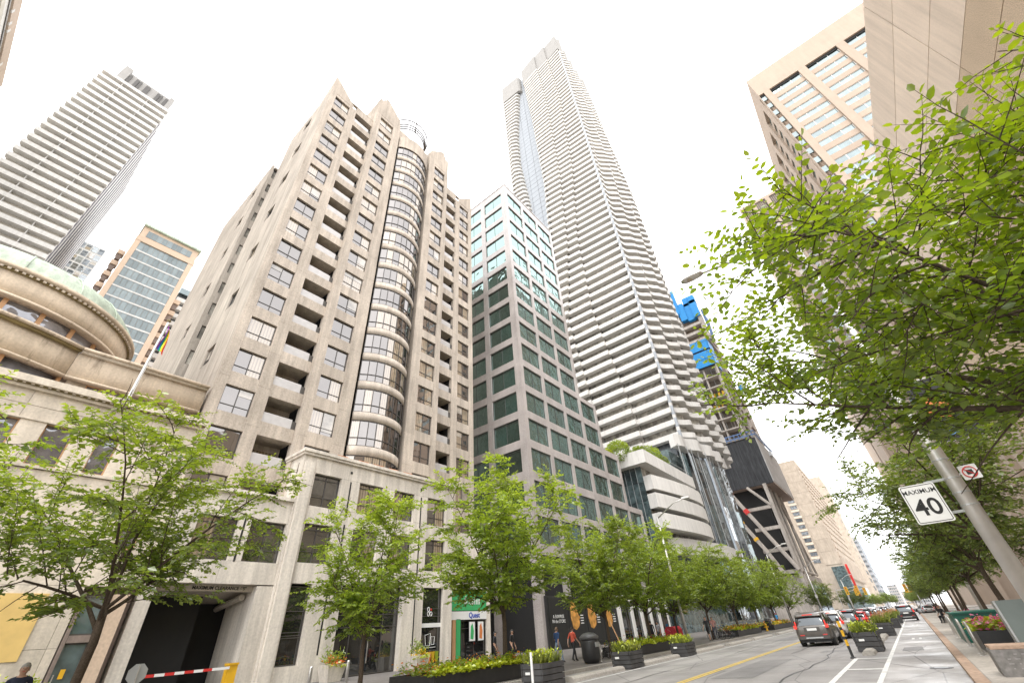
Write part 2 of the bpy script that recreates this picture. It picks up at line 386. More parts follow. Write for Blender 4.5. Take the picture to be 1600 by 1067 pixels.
# right kerb and pavement, slabs laid one by one near the camera
def rows(y0, y1, step):
    y = y0
    while y < y1-0.01: yield y, min(y+step, y1); y += step
kr = put('kerb', None, kind='structure')
for y0, y1 in rows(-6, 150, 3.0):
    put('kerb_stone', boxm(0.26, (y1-y0)-0.012, 0.30, M_['kerbR'], 'kerb_stone'), kr, T(KR+0.13, (y0+y1)/2, 0.0))
pr = put('pavement', None, kind='structure')
part('pavement_bed', MB().box(KR+0.26, 12.2, -60, 150, -0.1, 0.142), M_['kerbL'], pr)
for y0, y1 in rows(6, 60, 1.5):
    x = KR+0.27
    for wdt in (1.48, 1.48, 1.48):
        put('paving_slab', boxm(wdt-0.012, 1.488, 0.05, M_['pave'], 'paving_slab'), pr, T(x+wdt/2, (y0+y1)/2, 0.128+random.uniform(0,0.003)))
        x += wdt
part('far_paving', MB().box(KR+0.27, 5.0, 60.0, 150, 0.1, 0.150), M_['pave'], pr)
put('pavement_beyond', MB().box(KR, 30, 172, 900, -0.1, 0.15).mesh('pavement_beyond', M_['pave']), kind='structure')
# left kerb and pavement, rising gently to the building line
kl = put('kerb', None, kind='structure')
for y0, y1 in rows(-6, 150, 3.0):
    put('kerb_stone', boxm(0.26, (y1-y0)-0.012, 0.30, M_['kerbL'], 'kerb_stone'), kl, T(KL-0.13, (y0+y1)/2, 0.0))
def zl(x): return 0.148 + max(0, (-14.26-x))*0.0135        # pavement height on the left side
pl = put('pavement', None, kind='structure')
part('pavement_bed', MB().prismy([(-60,-0.1),(KL-0.26,-0.1),(KL-0.26,0.140),(-29,zl(-29)-0.008),(-60,zl(-29)-0.008)][::-1], -60, 150), M_['paveL'], pl)
for y0, y1 in rows(6, 60, 1.8):
    for k in range(6):
        xa = KL-0.27-k*2.2; xb = xa-2.19
        mb = MB().prismy([(xb, zl(xb)-0.05), (xa, zl(xa)-0.05), (xa, zl(xa)), (xb, zl(xb))][::-1], 0.0, 1.79)
        key = ('pl', k)
        if key not in _bc: _bc[key] = mb.mesh('paving_slab', M_['paveL'])
        put('paving_slab', _bc[key], pl, T(0, y0, 0))
put('pavement_beyond', MB().box(-60, KL, 172, 900, -0.1, 0.15).mesh('pavement_beyond', M_['paveL']), kind='structure')
# ------------------------------------------------------------------ windows
_wc = {}
def window(parent, M, ww, hh, cols=2, rows_=1, bars=(), fmat='frame', gmat='glassC', fr=0.055, depth=0.08, name='window', panes=True, hrail=None):
    """frame in the plane x=0 facing +x, origin at the centre; panes are children"""
    key = (round(ww,2), round(hh,2), cols, rows_, tuple(bars), fmat, gmat, fr)
    if key not in _wc:
        mb = MB(); a, b = ww/2, hh/2; d = depth
        mb.box(-d/2,d/2,-a,a,-b,-b+fr); mb.box(-d/2,d/2,-a,a,b-fr,b)
        mb.box(-d/2,d/2,-a,-a+fr,-b+fr,b-fr); mb.box(-d/2,d/2,a-fr,a,-b+fr,b-fr)
        for i in range(1, cols): y = -a+ww*i/cols; mb.box(-d/2+.003,d/2-.003,y-fr*.45,y+fr*.45,-b+fr,b-fr)
        for i in range(1, rows_): z = -b+hh*i/rows_; mb.box(-d/2+.005,d/2-.005,-a+fr,a-fr,z-fr*.45,z+fr*.45)
        for t in bars: z = -b+hh*t; mb.box(-d/2+.006,d/2-.006,-a+fr,a-fr,z-fr*.4,z+fr*.4)
        pw, ph = ww/cols-fr*.8, hh/rows_-fr*.8
        pm = MB().add([(0,-pw/2,-ph/2),(0,pw/2,-ph/2),(0,pw/2,ph/2),(0,-pw/2,ph/2)],[(0,1,2,3)]).mesh('pane', M_[gmat])
        _wc[key] = (mb.mesh(name, M_[fmat]), pm)
    fm, pm = _wc[key]
    o = put(name, fm, parent, M)
    for i in range(cols):
        for j in range(rows_):
            if gmat in ('glassC','glassP') and random.random() < .16:
                bh = hh*random.choice((.25,.4,.55,.8)); bw = ww/cols-fr*1.2
                put('blind', boxm(.006, bw, bh, M_['blind'], 'blind'), o, M @ T(.012, -ww/2+ww*(i+.5)/cols, hh/2-fr-bh/2))
            put('pane', pm, o, M @ T(random.uniform(-.012,.0)-.005, -ww/2+ww*(i+.5)/cols, -hh/2+hh*(j+.5)/rows_) @ RZ(random.uniform(-.006,.006)) @ RY(random.uniform(-.006,.006)))
    return o
def facing(axis):                                 # rotation turning +x into the facade's outward direction
    return {'+x': I4, '-y': RZ(-math.pi/2), '+y': RZ(math.pi/2), '-x': RZ(math.pi)}[axis]

# ------------------------------------------------------------------ beige condominium tower
condo = thing('apartment_tower', 'beige precast apartment tower with curved glass bay and pointed roof corners', 'building', (-40, 18.77, 0.3))
A, B, YC2 = -29.3, -28.7, 37.53
PIT = 2.896
def zt(k): return 57.15-PIT*(k-1)
part('inner_core', MB().box(-39.05, A-1.8, 6.86, 30.66, 0.3, 57.85).box(A-1.79, A-0.43, 6.86, 9.9, 0.3, 57.85).box(A-1.79, A-0.43, 12.75, 24.8, 0.3, 57.85).box(A-1.79, A-0.43, 27.63, 30.66, 0.3, 57.85).box(-56.8,-42.32, 6.56, 29.0, 0.3, 54.4).box(-42.3,-39.06,9.4,29,0.3,57.4), M_['dark'], condo)
def both(a, b): return ((a, b), (YC2-b, YC2-a))
def pier(y0, y1, x, k0, k1, thick=0.42):
    for k in range(k0, k1+1):
        z1 = zt(k)+0.55; z0 = z1-PIT+0.012
        boxp('pier_panel', x-thick, x, y0, y1, z0, z1, M_['condo'], condo)
NF = 17
for y0, y1 in both(6.55, 7.19): pier(y0, y1, A, 1, 19)
for y0, y1 in both(9.08, 9.95): pier(y0, y1, A, 1, 18)
for y0, y1 in both(12.33, 12.97): pier(y0, y1, B, 0, 17, 1.0)
for y0, y1 in both(14.95, 16.02): pier(y0, y1, B, 0, 17, 1.0)
def wincol(y0, y1, x, k0, k1):
    for k in range(k0, k1+1):
        zb, ztop = zt(k)-1.88, zt(k)
        boxp('spandrel_panel', x-0.38, x-0.03, y0+.006, y1-.006, zb-(PIT-1.88)+0.012, zb, M_['condo'], condo)
        window(condo, T(x-0.22, (y0+y1)/2, (zb+ztop)/2), y1-y0-.02, 1.88, 2, 1, (0.3,))
for y0, y1 in both(7.19, 9.08):
    wincol(y0, y1, A, 1, 17); boxp('spandrel_panel', A-0.38, A-0.03, y0+.006, y1-.006, zt(1), zt(1)+0.75, M_['condo'], condo)
for y0, y1 in both(12.97, 14.95):
    wincol(y0, y1, B, 0, 16); boxp('spandrel_panel', B-0.38, B-0.03, y0+.006, y1-.006, zt(0), zt(0)+0.75, M_['condo'], condo)
# balconies between the window columns
for s, (y0, y1) in enumerate(both(9.95, 12.33)):
    for k in range(1, 18):
        z1 = zt(k)-1.85
        bal = part('balcony', MB().box(A-0.16, A-0.02, y0+.004, y1-.004, z1-0.98, z1).box(A-1.7, A-0.16, y0+.004, y1-.004, z1-0.98, z1-0.72), M_['condo'], condo)
        put('glass_rail', boxm(0.03, y1-y0-0.35, 0.72, M_['frost'], 'glass_rail'), bal, T(A-0.10, (y0+y1)/2-0.15, z1+0.37))
        put('end_rail', boxm(0.04, 0.30, 0.62, M_['frame'], 'end_rail'), bal, T(A-0.10, y1-0.16, z1+0.31))
        put('balcony_door', boxm(0.05, 1.5, 2.15, M_['glassP'], 'balcony_door'), bal, T(A-1.66, (y0+y1)/2+random.choice((-.2,.2)), z1+0.40))
    part('balcony_back_wall', MB().box(A-1.75, A-1.68, y0, y1, 9, 58.2), M_['condo_side'], condo)
    part('balcony_head', MB().box(A-1.7, A-0.02, y0+.004, y1-.004, zt(1)+0.05, zt(1)+1.45), M_['condo'], condo)
# curved bay
CXB, RB = -31.37, 3.45
HALF = math.asin(2.43/RB); NB = 8
def bay(a, r=RB): return (CXB+r*math.cos(a), 18.77+r*math.sin(a))
def bayring(r0, r1, z0, z1, n=24):
    path = []
    for i in range(n+1):
        a = -HALF+2*HALF*i/n; x, y = bay(a, r1); path.append((x, y, math.cos(a), math.sin(a)))
    return MB().sweep(path, [(0,z0),(0,z1),(r1-r0,z1),(r1-r0,z0)])
rings = {}
for k in range(1, 17):
    zb, ztop = zt(k)-2.06, zt(k)+0.09
    if 's' not in rings:
        rings['s'] = fixnormals(bayring(RB-0.3, RB+0.05, -0.36, 0.36).mesh('bay_spandrel', M_['condo'], True))
        mbf = MB()
        for i in range(NB+1):
            a = -HALF+2*HALF*i/NB; x, y = bay(a); mbf.tube([(x,y,-1.06),(x,y,1.06)], 0.036, 4)
        for zz in (-1.05, -0.4, 1.05):
            mbf.tube([(*bay(-HALF+2*HALF*i/16), zz) for i in range(17)], 0.035, 4)
        rings['f'] = mbf.mesh('bay_frame', M_['frame'])
        rings['p'] = []
        for i in range(NB):
            a0, a1 = -HALF+2*HALF*i/NB, -HALF+2*HALF*(i+1)/NB
            p0, p1 = bay(a0, RB-.03), bay(a1, RB-.03)
            rings['p'].append(MB().add([(*p0,-1.06),(*p1,-1.06),(*p1,1.06),(*p0,1.06)],[(0,1,2,3)]).mesh('pane', M_['glassC']))
    put('bay_spandrel', rings['s'], condo, T(0,0,zb-0.37))
    bf = put('bay_frame', rings['f'], condo, T(0,0,(zb+ztop)/2))
    for pm in rings['p']: put('pane', pm, bf, T(0,0,(zb+ztop)/2))
part('bay_cap', bayring(RB-2.2, RB+0.10, zt(1)+0.06, zt(1)+2.6), M_['condo'], condo)
part('bay_soffit', MB().box(-30.3, B-0.35, 16.1, 21.4, zt(1)+0.1, zt(1)+4.6), M_['condo'], condo)
for y0, y1 in both(16.02, 16.36):                  # dark glazed flanks beside the bay
    for k in range(1, 18):
        put('flank_glazing', boxm(0.1, y1-y0, PIT-0.45, M_['glassC'], 'flank_glazing'), condo, T(A+0.02, (y0+y1)/2, zt(k)-0.8))
        put('flank_band', boxm(0.12, y1-y0, 0.42, M_['frame'], 'flank_band'), condo, T(A+0.03, (y0+y1)/2, zt(k)+0.45))
# roof: raised pointed corners, stepped inner gables, steel rings, mast
part('parapet', MB().box(A-0.35, A, 9.08, 12.33, zt(1)+1.46, 58.7).box(A-0.35, A, 25.2, 28.45, zt(1)+1.46, 58.7), M_['condo'], condo)
for s in (0, 1):
    f = (lambda y: y) if s == 0 else (lambda y: YC2-y)
    zb = zt(1)+0.56
    vs = [(A,f(6.55),zb),(A,f(9.4),zb),(A-3.0,f(6.55),zb),(A,f(6.55),61.35),(A,f(9.4),58.3),(A-3.0,f(6.55),58.3)]
    part('roof_corner', MB().add(vs, [(0,1,4,3),(0,3,5,2),(3,4,5),(1,2,5,4),(0,2,1)]), M_['condo'], condo)
    pts = [(12.33,zt(0)+0.56),(12.33,64.2),(12.9,64.2),(12.9,64.85),(13.25,64.85),(13.25,65.5),(13.6,65.5),(15.75,63.2),(16.02,61.2),(16.02,zt(0)+0.56)]
    pts = [(f(y), z) for y, z in pts]
    mbq = MB().prismx(pts, B-0.9, B); part('roof_gable', mbq, M_['condo'], condo)
    part('gable_flank', MB().box(A-5.5, A-0.3, min(f(12.33),f(12.7)), max(f(12.33),f(12.7)), 57.5, 64.0), M_['condo'], condo)
part('penthouse', MB().box(-38, -31.5, 13, 24.5, 58, 62.2), M_['condo'], condo)
for i, (rr, zz) in enumerate(((2.95,64.2),(2.75,63.3),(2.65,62.9),(2.55,62.5))):
    part('roof_ring', MB().tube([(-30.6+rr*math.cos(t), 18.5+rr*math.sin(t), zz) for t in np.linspace(-1.5,1.5,20)], 0.085, 5), M_['frame'], condo)
part('ring_post', MB().tube([(-27.7,18.3,60.5),(-27.75,18.3,64.3)], 0.05, 5), M_['frame'], condo)
part('roof_mast', MB().tube([(-28.4,18.25,63.0),(-28.4,18.3,66),(-28.4,18.4,71.2)], [0.12,0.08,0.05], 5), M_['frame'], condo)
# left flank: tall panels with slit windows, a recess with dark windows, and the rear wing
def flank(x0, x1, slit, ztop, y=6.55):
    nrow = 10; hp = 5.79
    for r in range(nrow):
        z1 = ztop-r*hp; z0 = max(0.3, z1-hp+0.015)
        if z1 < 0.6: break
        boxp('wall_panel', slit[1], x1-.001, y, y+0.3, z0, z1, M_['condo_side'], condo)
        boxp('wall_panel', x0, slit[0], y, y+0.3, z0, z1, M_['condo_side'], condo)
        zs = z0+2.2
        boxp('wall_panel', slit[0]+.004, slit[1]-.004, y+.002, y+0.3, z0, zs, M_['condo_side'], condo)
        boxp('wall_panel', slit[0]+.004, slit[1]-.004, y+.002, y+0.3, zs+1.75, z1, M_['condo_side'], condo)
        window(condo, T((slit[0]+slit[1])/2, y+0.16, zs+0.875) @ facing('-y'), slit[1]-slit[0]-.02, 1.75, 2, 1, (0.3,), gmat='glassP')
flank(-39.4, A-0.42, (-35.0,-33.35), 58.2); flank(-57.0, -42.0, (-46.8,-45.25), 54.8, 6.25)
part('flank_end_wall', MB().box(-39.4,-39.1,6.86,8.6,0.3,58.2), M_['condo_side'], condo)
for k in range(1, 20):                            # street-facing end of the rear wing, one window per floor
    zb = 55.2-2.87*k
    if zb < 1: break
    boxp('wing_spandrel', -42.3, -42.0, 6.56, 9.4, zb-1.35, zb, M_['condo_side'], condo)
    boxp('wing_pier', -42.3, -42.0, 6.56, 6.62, zb+.002, zb+1.5, M_['condo_side'], condo)
    window(condo, T(-42.12, 7.6, zb+.75), 1.95, 1.5, 2, 1, (), gmat='glassV')
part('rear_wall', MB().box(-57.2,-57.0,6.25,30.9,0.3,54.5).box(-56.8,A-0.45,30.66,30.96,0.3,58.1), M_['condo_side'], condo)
part('flat_roof', MB().box(-39.0,A-0.4,6.9,30.6,57.9,58.15).box(-56.9,-42.0,6.6,30.6,54.4,54.7), M_['condo_side'], condo)

# ------------------------------------------------------------------ podium of the tower with the garage entry
PX = -27.0
pod = thing('podium_block', 'pale concrete three-storey podium with garage entry and shopfronts below apartment tower', 'building', (-28.2, 18, 0.3))
P_ = M_['podium']
def pbox(n, y0, y1, z0, z1, x1=PX, th=0.45, m=None): return boxp(n, x1-th, x1, y0, y1, z0, z1, m or P_, pod)
pc = [(13.35,15.3),(16.74,18.73),(19.78,21.73),(23.1,25.1)]
edges = [12.42]+[v for c in pc for v in c]+[25.95]
for a, b in zip(edges[0::2], edges[1::2]):
    for z0, z1 in ((4.96,6.03),(6.045,8.2),(8.215,9.25),(9.265,11.3)):
        pbox('wall_panel', a, b-.001, z0, z1)
for a, b in pc:
    for z0, z1 in ((4.96,6.03),(8.215,9.25)): pbox('wall_panel', a+.006, b-.006, z0, z1, PX-.004)
    for zc in (7.11, 10.28):
        window(pod, T(PX-0.28, (a+b)/2, zc), b-a, 2.05 if zc > 9 else 2.17, 2, 1, (0.3, 0.86), gmat='glassP')
for i in range(4):
    a = 12.42+13.53*i/4; pbox('wall_panel', a, a+13.53/4-.012, 11.315, 12.35)
part('cornice', MB().box(PX-2.4, PX+0.16, 12.28, 26.1, 12.36, 12.52).box(PX-2.4, PX+0.26, 12.2, 26.16, 12.52, 12.72), P_, pod)
part('return_wall', MB().box(PX-2.3, PX-0.46, 12.42, 12.8, 4.9, 12.35).box(PX-2.0, PX-0.46, 25.5, 25.95, 0.3, 12.35), P_, pod)
part('interior', MB().box(PX-2.2, PX-0.5, 12.8, 25.4, 0.3, 12.3), M_['dark'], pod)
for y in (16.02, 22.4):
    for z0, z1 in ((8.9,11.2),(5.6,8.4)): pbox('light_slot', y-0.05, y+0.05, z0, z1, PX+.02, .04, M_['ink'])
for y, z0 in ((15.6,1.5),(22.35,0.9)): pbox('light_slot', y-0.05, y+0.05, z0, z0+3.6, PX+.02, .04, M_['ink'])
for y in (15.95, 22.35): pbox('wall_stud', y-0.08, y+0.08, 11.75, 11.91, PX+.03, .06, M_['ink'])
# ground floor piers, shop windows and doors
for a, b in ((12.42,13.3),(14.56,16.55),(21.3,23.1),(25.05,25.95)):
    pbox('pier', a, b, 0.25, 4.945, PX+.01)
part('plinth', MB().box(PX-.4, PX, 13.3, 14.56, 0.25, 1.13), P_, pod)
part('pilaster', MB().box(PX-.3, PX+.18, 12.5, 13.15, 0.25, 11.9), P_, pod)
window(pod, T(PX-.25, 13.93, 2.99), 1.25, 3.7, 1, 3, (0.36,0.4,), gmat='glassS', name='shop_window')
window(pod, T(PX-.42, 18.92, 2.65), 4.7, 4.6, 4, 1, (0.52,0.66), gmat='glassS', name='entrance_glazing')
part('door_handle', MB().box(PX-.34,PX-.28,18.75,18.79,0.9,2.1).box(PX-.34,PX-.28,19.05,19.09,0.9,2.1), M_['metal'], pod)
window(pod, T(PX-.25, 24.08, 2.66), 1.95, 4.6, 1, 1, (0.62,0.72), gmat='glassS', name='shop_window')
# left wing over the garage
LX = PX-0.22
for a, b in ((6.4,7.7),(9.7,10.35),(12.36,12.5)): pbox('wall_panel', a, b, 5.94, 8.05, LX)
pbox('wall_panel', 6.4, 9.4, 4.86, 5.93, LX); pbox('wall_panel', 9.412, 12.5, 4.86, 5.93, LX)
pbox('wall_panel', 6.4, 9.4, 8.06, 9.3, LX); pbox('wall_panel', 9.412, 12.5, 8.06, 9.3, LX)
for a, b in ((7.7,9.7),(10.35,12.36)): window(pod, T(LX-.28, (a+b)/2, 6.99), b-a, 2.1, 2, 1, (0.3,0.86), gmat='glassP')
part('coping', MB().box(LX-2.0, LX+0.2, 6.35, 12.41, 9.31, 9.52), P_, pod)
part('wing_interior', MB().box(LX-1.9, LX-.5, 6.6, 12.4, 5.4, 9.3), M_['dark'], pod)
pbox('light_slot', 10.0-.05, 10.05, 5.9, 8.1, LX+.02, .04, M_['ink'])
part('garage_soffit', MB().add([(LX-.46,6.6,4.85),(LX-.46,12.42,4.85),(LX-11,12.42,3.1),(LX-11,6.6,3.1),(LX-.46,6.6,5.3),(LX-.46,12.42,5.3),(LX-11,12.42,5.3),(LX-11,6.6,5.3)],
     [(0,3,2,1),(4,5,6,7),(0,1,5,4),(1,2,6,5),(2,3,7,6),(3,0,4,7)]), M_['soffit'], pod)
part('garage_wall', MB().box(LX-11, LX-0.02, 6.4, 6.98, 0.2, 4.9).box(LX-11, LX-1.4, 12.1, 12.42, 0.2, 4.9).box(LX-3.4, LX-.02, 11.55, 12.42, 0.2, 4.8), P_, pod)
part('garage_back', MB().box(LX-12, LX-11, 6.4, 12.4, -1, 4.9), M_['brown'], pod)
part('garage_inner_pier', MB().box(LX-7.2, LX-6.2, 9.2, 10.9, -0.5, 4.4), M_['soffit'], pod)
part('duct_pipe', MB().tube([(LX-1.0,11.3,4.35),(LX-6,11.2,3.8),(LX-10.5,11.1,3.2)], 0.16, 8), M_['soffit'], pod)
part('garage_ramp', MB().add([(LX+.3,6.99,zl(-27)+.02),(LX+.3,11.5,zl(-27)+.02),(LX-11,11.5,-0.4),(LX-11,6.99,-0.4)],[(0,3,2,1)]), M_['paveL'], pod)
part('garage_lamp', MB().box(LX-1.2,LX-.9,7.4,7.75,4.4,4.52), M_['paper'], pod)
def text3d(name, body, size, M, mat, parent=None, align='CENTER', ext=0.004, **kw):
    cu = bpy.data.curves.new(name, 'FONT'); cu.body = body; cu.size = size; cu.align_x = align; cu.align_y = 'CENTER'; cu.extrude = ext
    for k, v in kw.items(): setattr(cu, k, v)
    tmp = bpy.data.objects.new('tmp', cu); COL.objects.link(tmp)
    dg = bpy.context.evaluated_depsgraph_get(); me = bpy.data.meshes.new_from_object(tmp.evaluated_get(dg))
    me.name = name; me.materials.clear(); me.materials.append(mat)
    bpy.data.objects.remove(tmp); bpy.data.curves.remove(cu)
    return put(name, me, parent, M)
UP = Matrix(((0,0,1,0),(1,0,0,0),(0,1,0,0),(0,0,0,1)))      # text plane standing up, reading along +y, facing +x
UPY = Matrix(((1,0,0,0),(0,0,-1,0),(0,1,0,0),(0,0,0,1)))    # text standing up, reading along +x, facing -y
part('clearance_beam', MB().box(LX-.75, LX-.47, 7.0, 12.1, 4.56, 4.84), M_['soffit'], pod)
text3d('clearance_lettering', "MAXIMUM CLEARANCE 6'5\"", 0.21, T(LX-.465, 9.9, 4.70) @ UP, M_['ink'], pod, offset=0.006)
part('connection_plate', MB().box(PX+.0,PX+.03,12.95,13.12,2.15,2.5), M_['paper'], pod)
part('connection_valve', MB().box(PX+.03,PX+.10,13.0,13.08,2.28,2.38), M_['ink'], pod)
part('round_mirror', MB().lathe([(0.02,0),(0.36,0.0),(0.36,0.05),(0.02,0.08)], 18), M_['ink'], pod, M=T(LX-.5, 12.36, 2.6) @ RX(R(90)))
# terrace boxes on the podium roof
for i, y in enumerate((15.2,16.9,18.2,19.6,21.0)):
    fb = thing('flower_trough', 'terracotta flower trough on the podium roof edge before the curved bay', 'planter', (PX-.3, y, 12.72), group='terracotta troughs on the podium roof')
    part('trough', MB().box(PX-.45,PX-.15,y-.42,y+.42,12.72,12.92), M_['orange'], fb)
    part('soil', MB().box(PX-.42,PX-.18,y-.38,y+.38,12.92,12.94), M_['soil'], fb)
# shopfront on the right column of the tower, ground floor
shop = thing('shopfront', 'small glazed shopfront with green sign panel under the beige tower', 'shop', (A, 28.4, 0.3))
SX = -27.6
part('shop_wall', MB().box(SX-.4, SX, 25.96, 26.35, 0.3, 5.0).box(SX-.4, SX, 30.5, 30.98, 0.3, 5.0).box(SX-.4, SX, 25.96, 30.98, 5.0, 9.2).box(SX-2, SX-.4, 25.96, 30.98, 8.8, 9.2), P_, shop)
part('shop_interior', MB().box(SX-1.6, SX-.5, 26.0, 30.9, 0.3, 8.7), M_['dark'], shop)
window(shop, T(SX-.2, 28.42, 1.6), 4.1, 2.6, 3, 1, (0.8,), gmat='glassS', name='shop_window')
part('green_panel', MB().box(SX-.1, SX+.05, 27.0, 27.45, 0.35, 3.0), M_['green'], shop)
part('wood_panel', MB().box(SX-.1, SX+.04, 26.62, 26.96, 0.35, 3.0), M_['wframe'], shop)
part('sign_panel', MB().box(SX-.1, SX+.06, 26.4, 30.45, 3.55, 4.85), M_['green'], shop)
text3d('sign_lettering', 'freshii', 0.75, T(SX+.075, 28.75, 4.2) @ UP, M_['paper'], shop, offset=0.012)
part('lower_sign', MB().box(SX-.08, SX+.05, 26.4, 30.45, 2.95, 3.5), M_['paper'], shop)
text3d('lower_lettering', 'Quest', 0.5, T(SX+.06, 29.0, 3.22) @ UP, M_['signblue'], shop, offset=0.012)
for y, m in ((28.75,'paper'),(29.75,'lime')):
    ps = part('poster', MB().box(SX-.02,SX+.03,y-.38,y+.38,1.5,2.85), M_['black'], shop)
    part('poster_sheet', MB().box(SX+.031,SX+.036,y-.32,y+.32,1.56,2.79), M_['paper'], ps)
    part('poster_print', MB().add([(SX+.042,y-.2,1.7),(SX+.042,y+.12,1.65),(SX+.042,y+.2,2.2),(SX+.042,y+.05,2.7),(SX+.042,y-.15,2.5)],[(0,1,2,3,4)]), M_['green' if m=='paper' else 'orange'], ps)
# drinks shop: stickers on its window
part('sticker_band', MB().box(PX-.2,PX-.185,23.15,25.05,2.55,2.8), M_['paper'], pod)
for dy, dz in ((-.12,3.35),(.12,3.35),(-.12,3.62)):
    part('ring_logo', MB().tube([(PX-.18,23.95+dy+.1*math.cos(t),dz+.13*math.sin(t)) for t in np.linspace(0,2*math.pi,17)], 0.025, 5, False), M_['paper'], pod)
part('red_stamp', MB().box(PX-.2,PX-.17,24.02,24.14,3.56,3.68), M_['red'], pod)
for pts in ([(23.6,2.1),(24.1,2.2),(24.05,1.5),(23.7,1.5),(23.6,2.1)], [(24.15,2.0),(24.5,2.0),(24.45,1.55),(24.2,1.55),(24.15,2.0)], [(23.5,1.38),(24.6,1.4)]):
    part('chalk_drawing', MB().tube([(PX-.18,y,z) for y,z in pts], 0.02, 4), M_['paper'], pod)
for i, m in enumerate(('petalO','wrapg','orange','petalY','lime')):
    part('drink_sticker', MB().prismx([(23.3+i*.34,0.55),(23.5+i*.34,0.55),(23.56+i*.34,1.15),(23.24+i*.34,1.15)], PX-.2, PX-.185), M_[m], pod)
# ------------------------------------------------------------------ granite office block with green glass, stepped down along the street
off = thing('office_block', 'pink granite office block with dark green square windows stepping down along the street', 'building', (-35, 48, 0.3))
G_ = M_['granite']; OX = -27.0; OY = 37.6
bays = [(38.3,42.4),(43.02,47.2),(47.82,52.0),(52.72,56.9),(57.55,61.7),(62.3,66.3)]
tops = [70.3,70.3,70.3,31.5,24.2,16.5]
def zo(k): return 68.5-3.77*k
GH = 2.75
def opier(name, x0, x1, y0, y1, z1):
    k = 0; zs = [z1]
    z = zo(0)+0.3
    while z > 5:
        if z < z1-1: zs.append(z)
        z -= 3.77
    zs.append(0.3)
    for a, b in zip(zs[:-1], zs[1:]): boxp(name, x0, x1, y0, y1, b+.012, a, G_, off)
opier('granite_pier', OX-.7, OX, OY, 38.3, 70.3)
prev = 38.3
for i, (a, b) in enumerate(bays):
    nxt = bays[i+1][0] if i < 5 else 67.0
    opier('granite_pier', OX-.55, OX, b, nxt, tops[i])
    for k in range(0, 16):
        zt_ = zo(k)
        if zt_ > tops[i]-0.5: continue
        lo_k = zt_-GH-(3.77-GH)
        boxp('granite_spandrel', OX-.5, OX-.02, a+.006, b-.006, max(lo_k,0.3)+.01, zt_-GH, G_, off)
        window(off, T(OX-.2, (a+b)/2, zt_-GH/2), b-a-.02, GH, 2, 1, (0.92,), fmat='frame', gmat='glassG', fr=.05)
    kk = [k for k in range(16) if zo(k) <= tops[i]-0.5][0]
    boxp('granite_spandrel', OX-.5, OX-.02, a+.006, b-.006, zo(kk), tops[i], G_, off)
lb = [(-32.1,-28.0),(-37.1,-33.0),(-42.1,-38.0)]
for i, (a, b) in enumerate(lb):
    opier('granite_pier', a-.9+.002, a, OY, OY+.5, 70.3)
    for k in range(0, 16):
        zt_ = zo(k)
        boxp('granite_spandrel', a+.006, b-.006, OY+.02, OY+.5, max(zt_-3.77,.3)+.01, zt_-GH, G_, off)
        window(off, T((a+b)/2, OY+.2, zt_-GH/2) @ facing('-y'), b-a-.02, GH, 2, 1, (0.92,), fmat='frame', gmat='glassG', fr=.05)
    boxp('granite_spandrel', a+.006, b-.006, OY+.02, OY+.5, zo(0), 70.3, G_, off)
opier('granite_pier', -28.0, OX-.705, OY, OY+.5, 70.3)
part('core', MB().box(-46, OX-.62, OY+.55, 52.4, 0.3, 70.0).box(-46, OX-.62, 52.4, 57.2, 0.3, 31.2).box(-46, OX-.62, 57.2, 62, 0.3, 24).box(-46, OX-.62, 62, 66.9, 0.3, 16.3), M_['dark'], off)
part('rear_cladding', MB().box(-46.4,-46,OY,66.9,.3,31.0).box(-46.4,-43,OY,OY+.5,0.3,70.3).box(-46.4,OX-.56,52.45,52.7,31.6,70.3), G_, off)
part('roof_coping', MB().box(-46.4, OX+.06, OY-.05, 52.75, 70.31, 70.5), G_, off)
# shop level of the office block: dark hoarding with posters
base = thing('shop_hoarding', 'dark hoarding with golden portrait posters along the granite office block', 'hoarding', (OX, 50, .3))
part('hoarding_panel', MB().box(OX+.05, OX+.25, 38.0, 52.0, 0.3, 4.6), M_['black'], base)
gold = paint('golden_print', (0.62,0.30,0.07), 0.5, var=0.5)  # golden colour printed on the poster faces
for y in (43.2, 46.6, 50.2):
    ps = part('poster', MB().box(OX+.25, OX+.30, y-1.5, y+1.5, .6, 4.4), M_['ink'], base)
    mb = MB()
    prof = [(-.25,4.2),(.05,4.0),(.2,3.5),(.28,3.0),(.42,2.75),(.30,2.62),(.32,2.35),(.22,2.0),(-.05,1.75),(-.3,1.9),(-.42,2.8),(-.4,3.7)]
    mb.prismx([(y+a*2.1-.35, z) for a, z in prof][::-1], OX+.301, OX+.306); part('poster_print', mb, gold, ps)
    for q in range(4): part('poster_caption', MB().box(OX+.301,OX+.306,y+.55,y+1.15,2.9-q*.22,2.98-q*.22), M_['paper'], ps)
p2 = part('poster', MB().box(OX+.25, OX+.30, 38.3, 41.2, .5, 4.4), M_['ink'], base)
text3d('poster_lettering', 'A SURPRISE\nIN the STORE', 0.38, T(OX+.305, 39.8, 2.7) @ UP, M_['paper'], p2)
glb = thing('lit_shopfront', 'bright glazed shopfront with warm displays and white awnings beyond the dark hoarding', 'shop', (OX, 60, .3))
warm = paint('warm_display', (0.55,0.26,0.13), 0.5, var=0.6)
part('shop_wall', MB().box(OX+.02, OX+.3, 52.2, 67.0, 4.2, 4.8).box(OX+.02,OX+.3,52.2,53,0.3,4.2).box(OX+.02,OX+.3,66.4,67,0.3,4.2), M_['white'], glb)
part('display', MB().box(OX+.02, OX+.1, 53, 66.4, 0.9, 4.2), warm, glb)
for i in range(5): window(glb, T(OX+.25, 54.35+i*2.68, 2.25), 2.66, 3.9, 2, 1, (0.2,), gmat='glassS', name='shop_window')
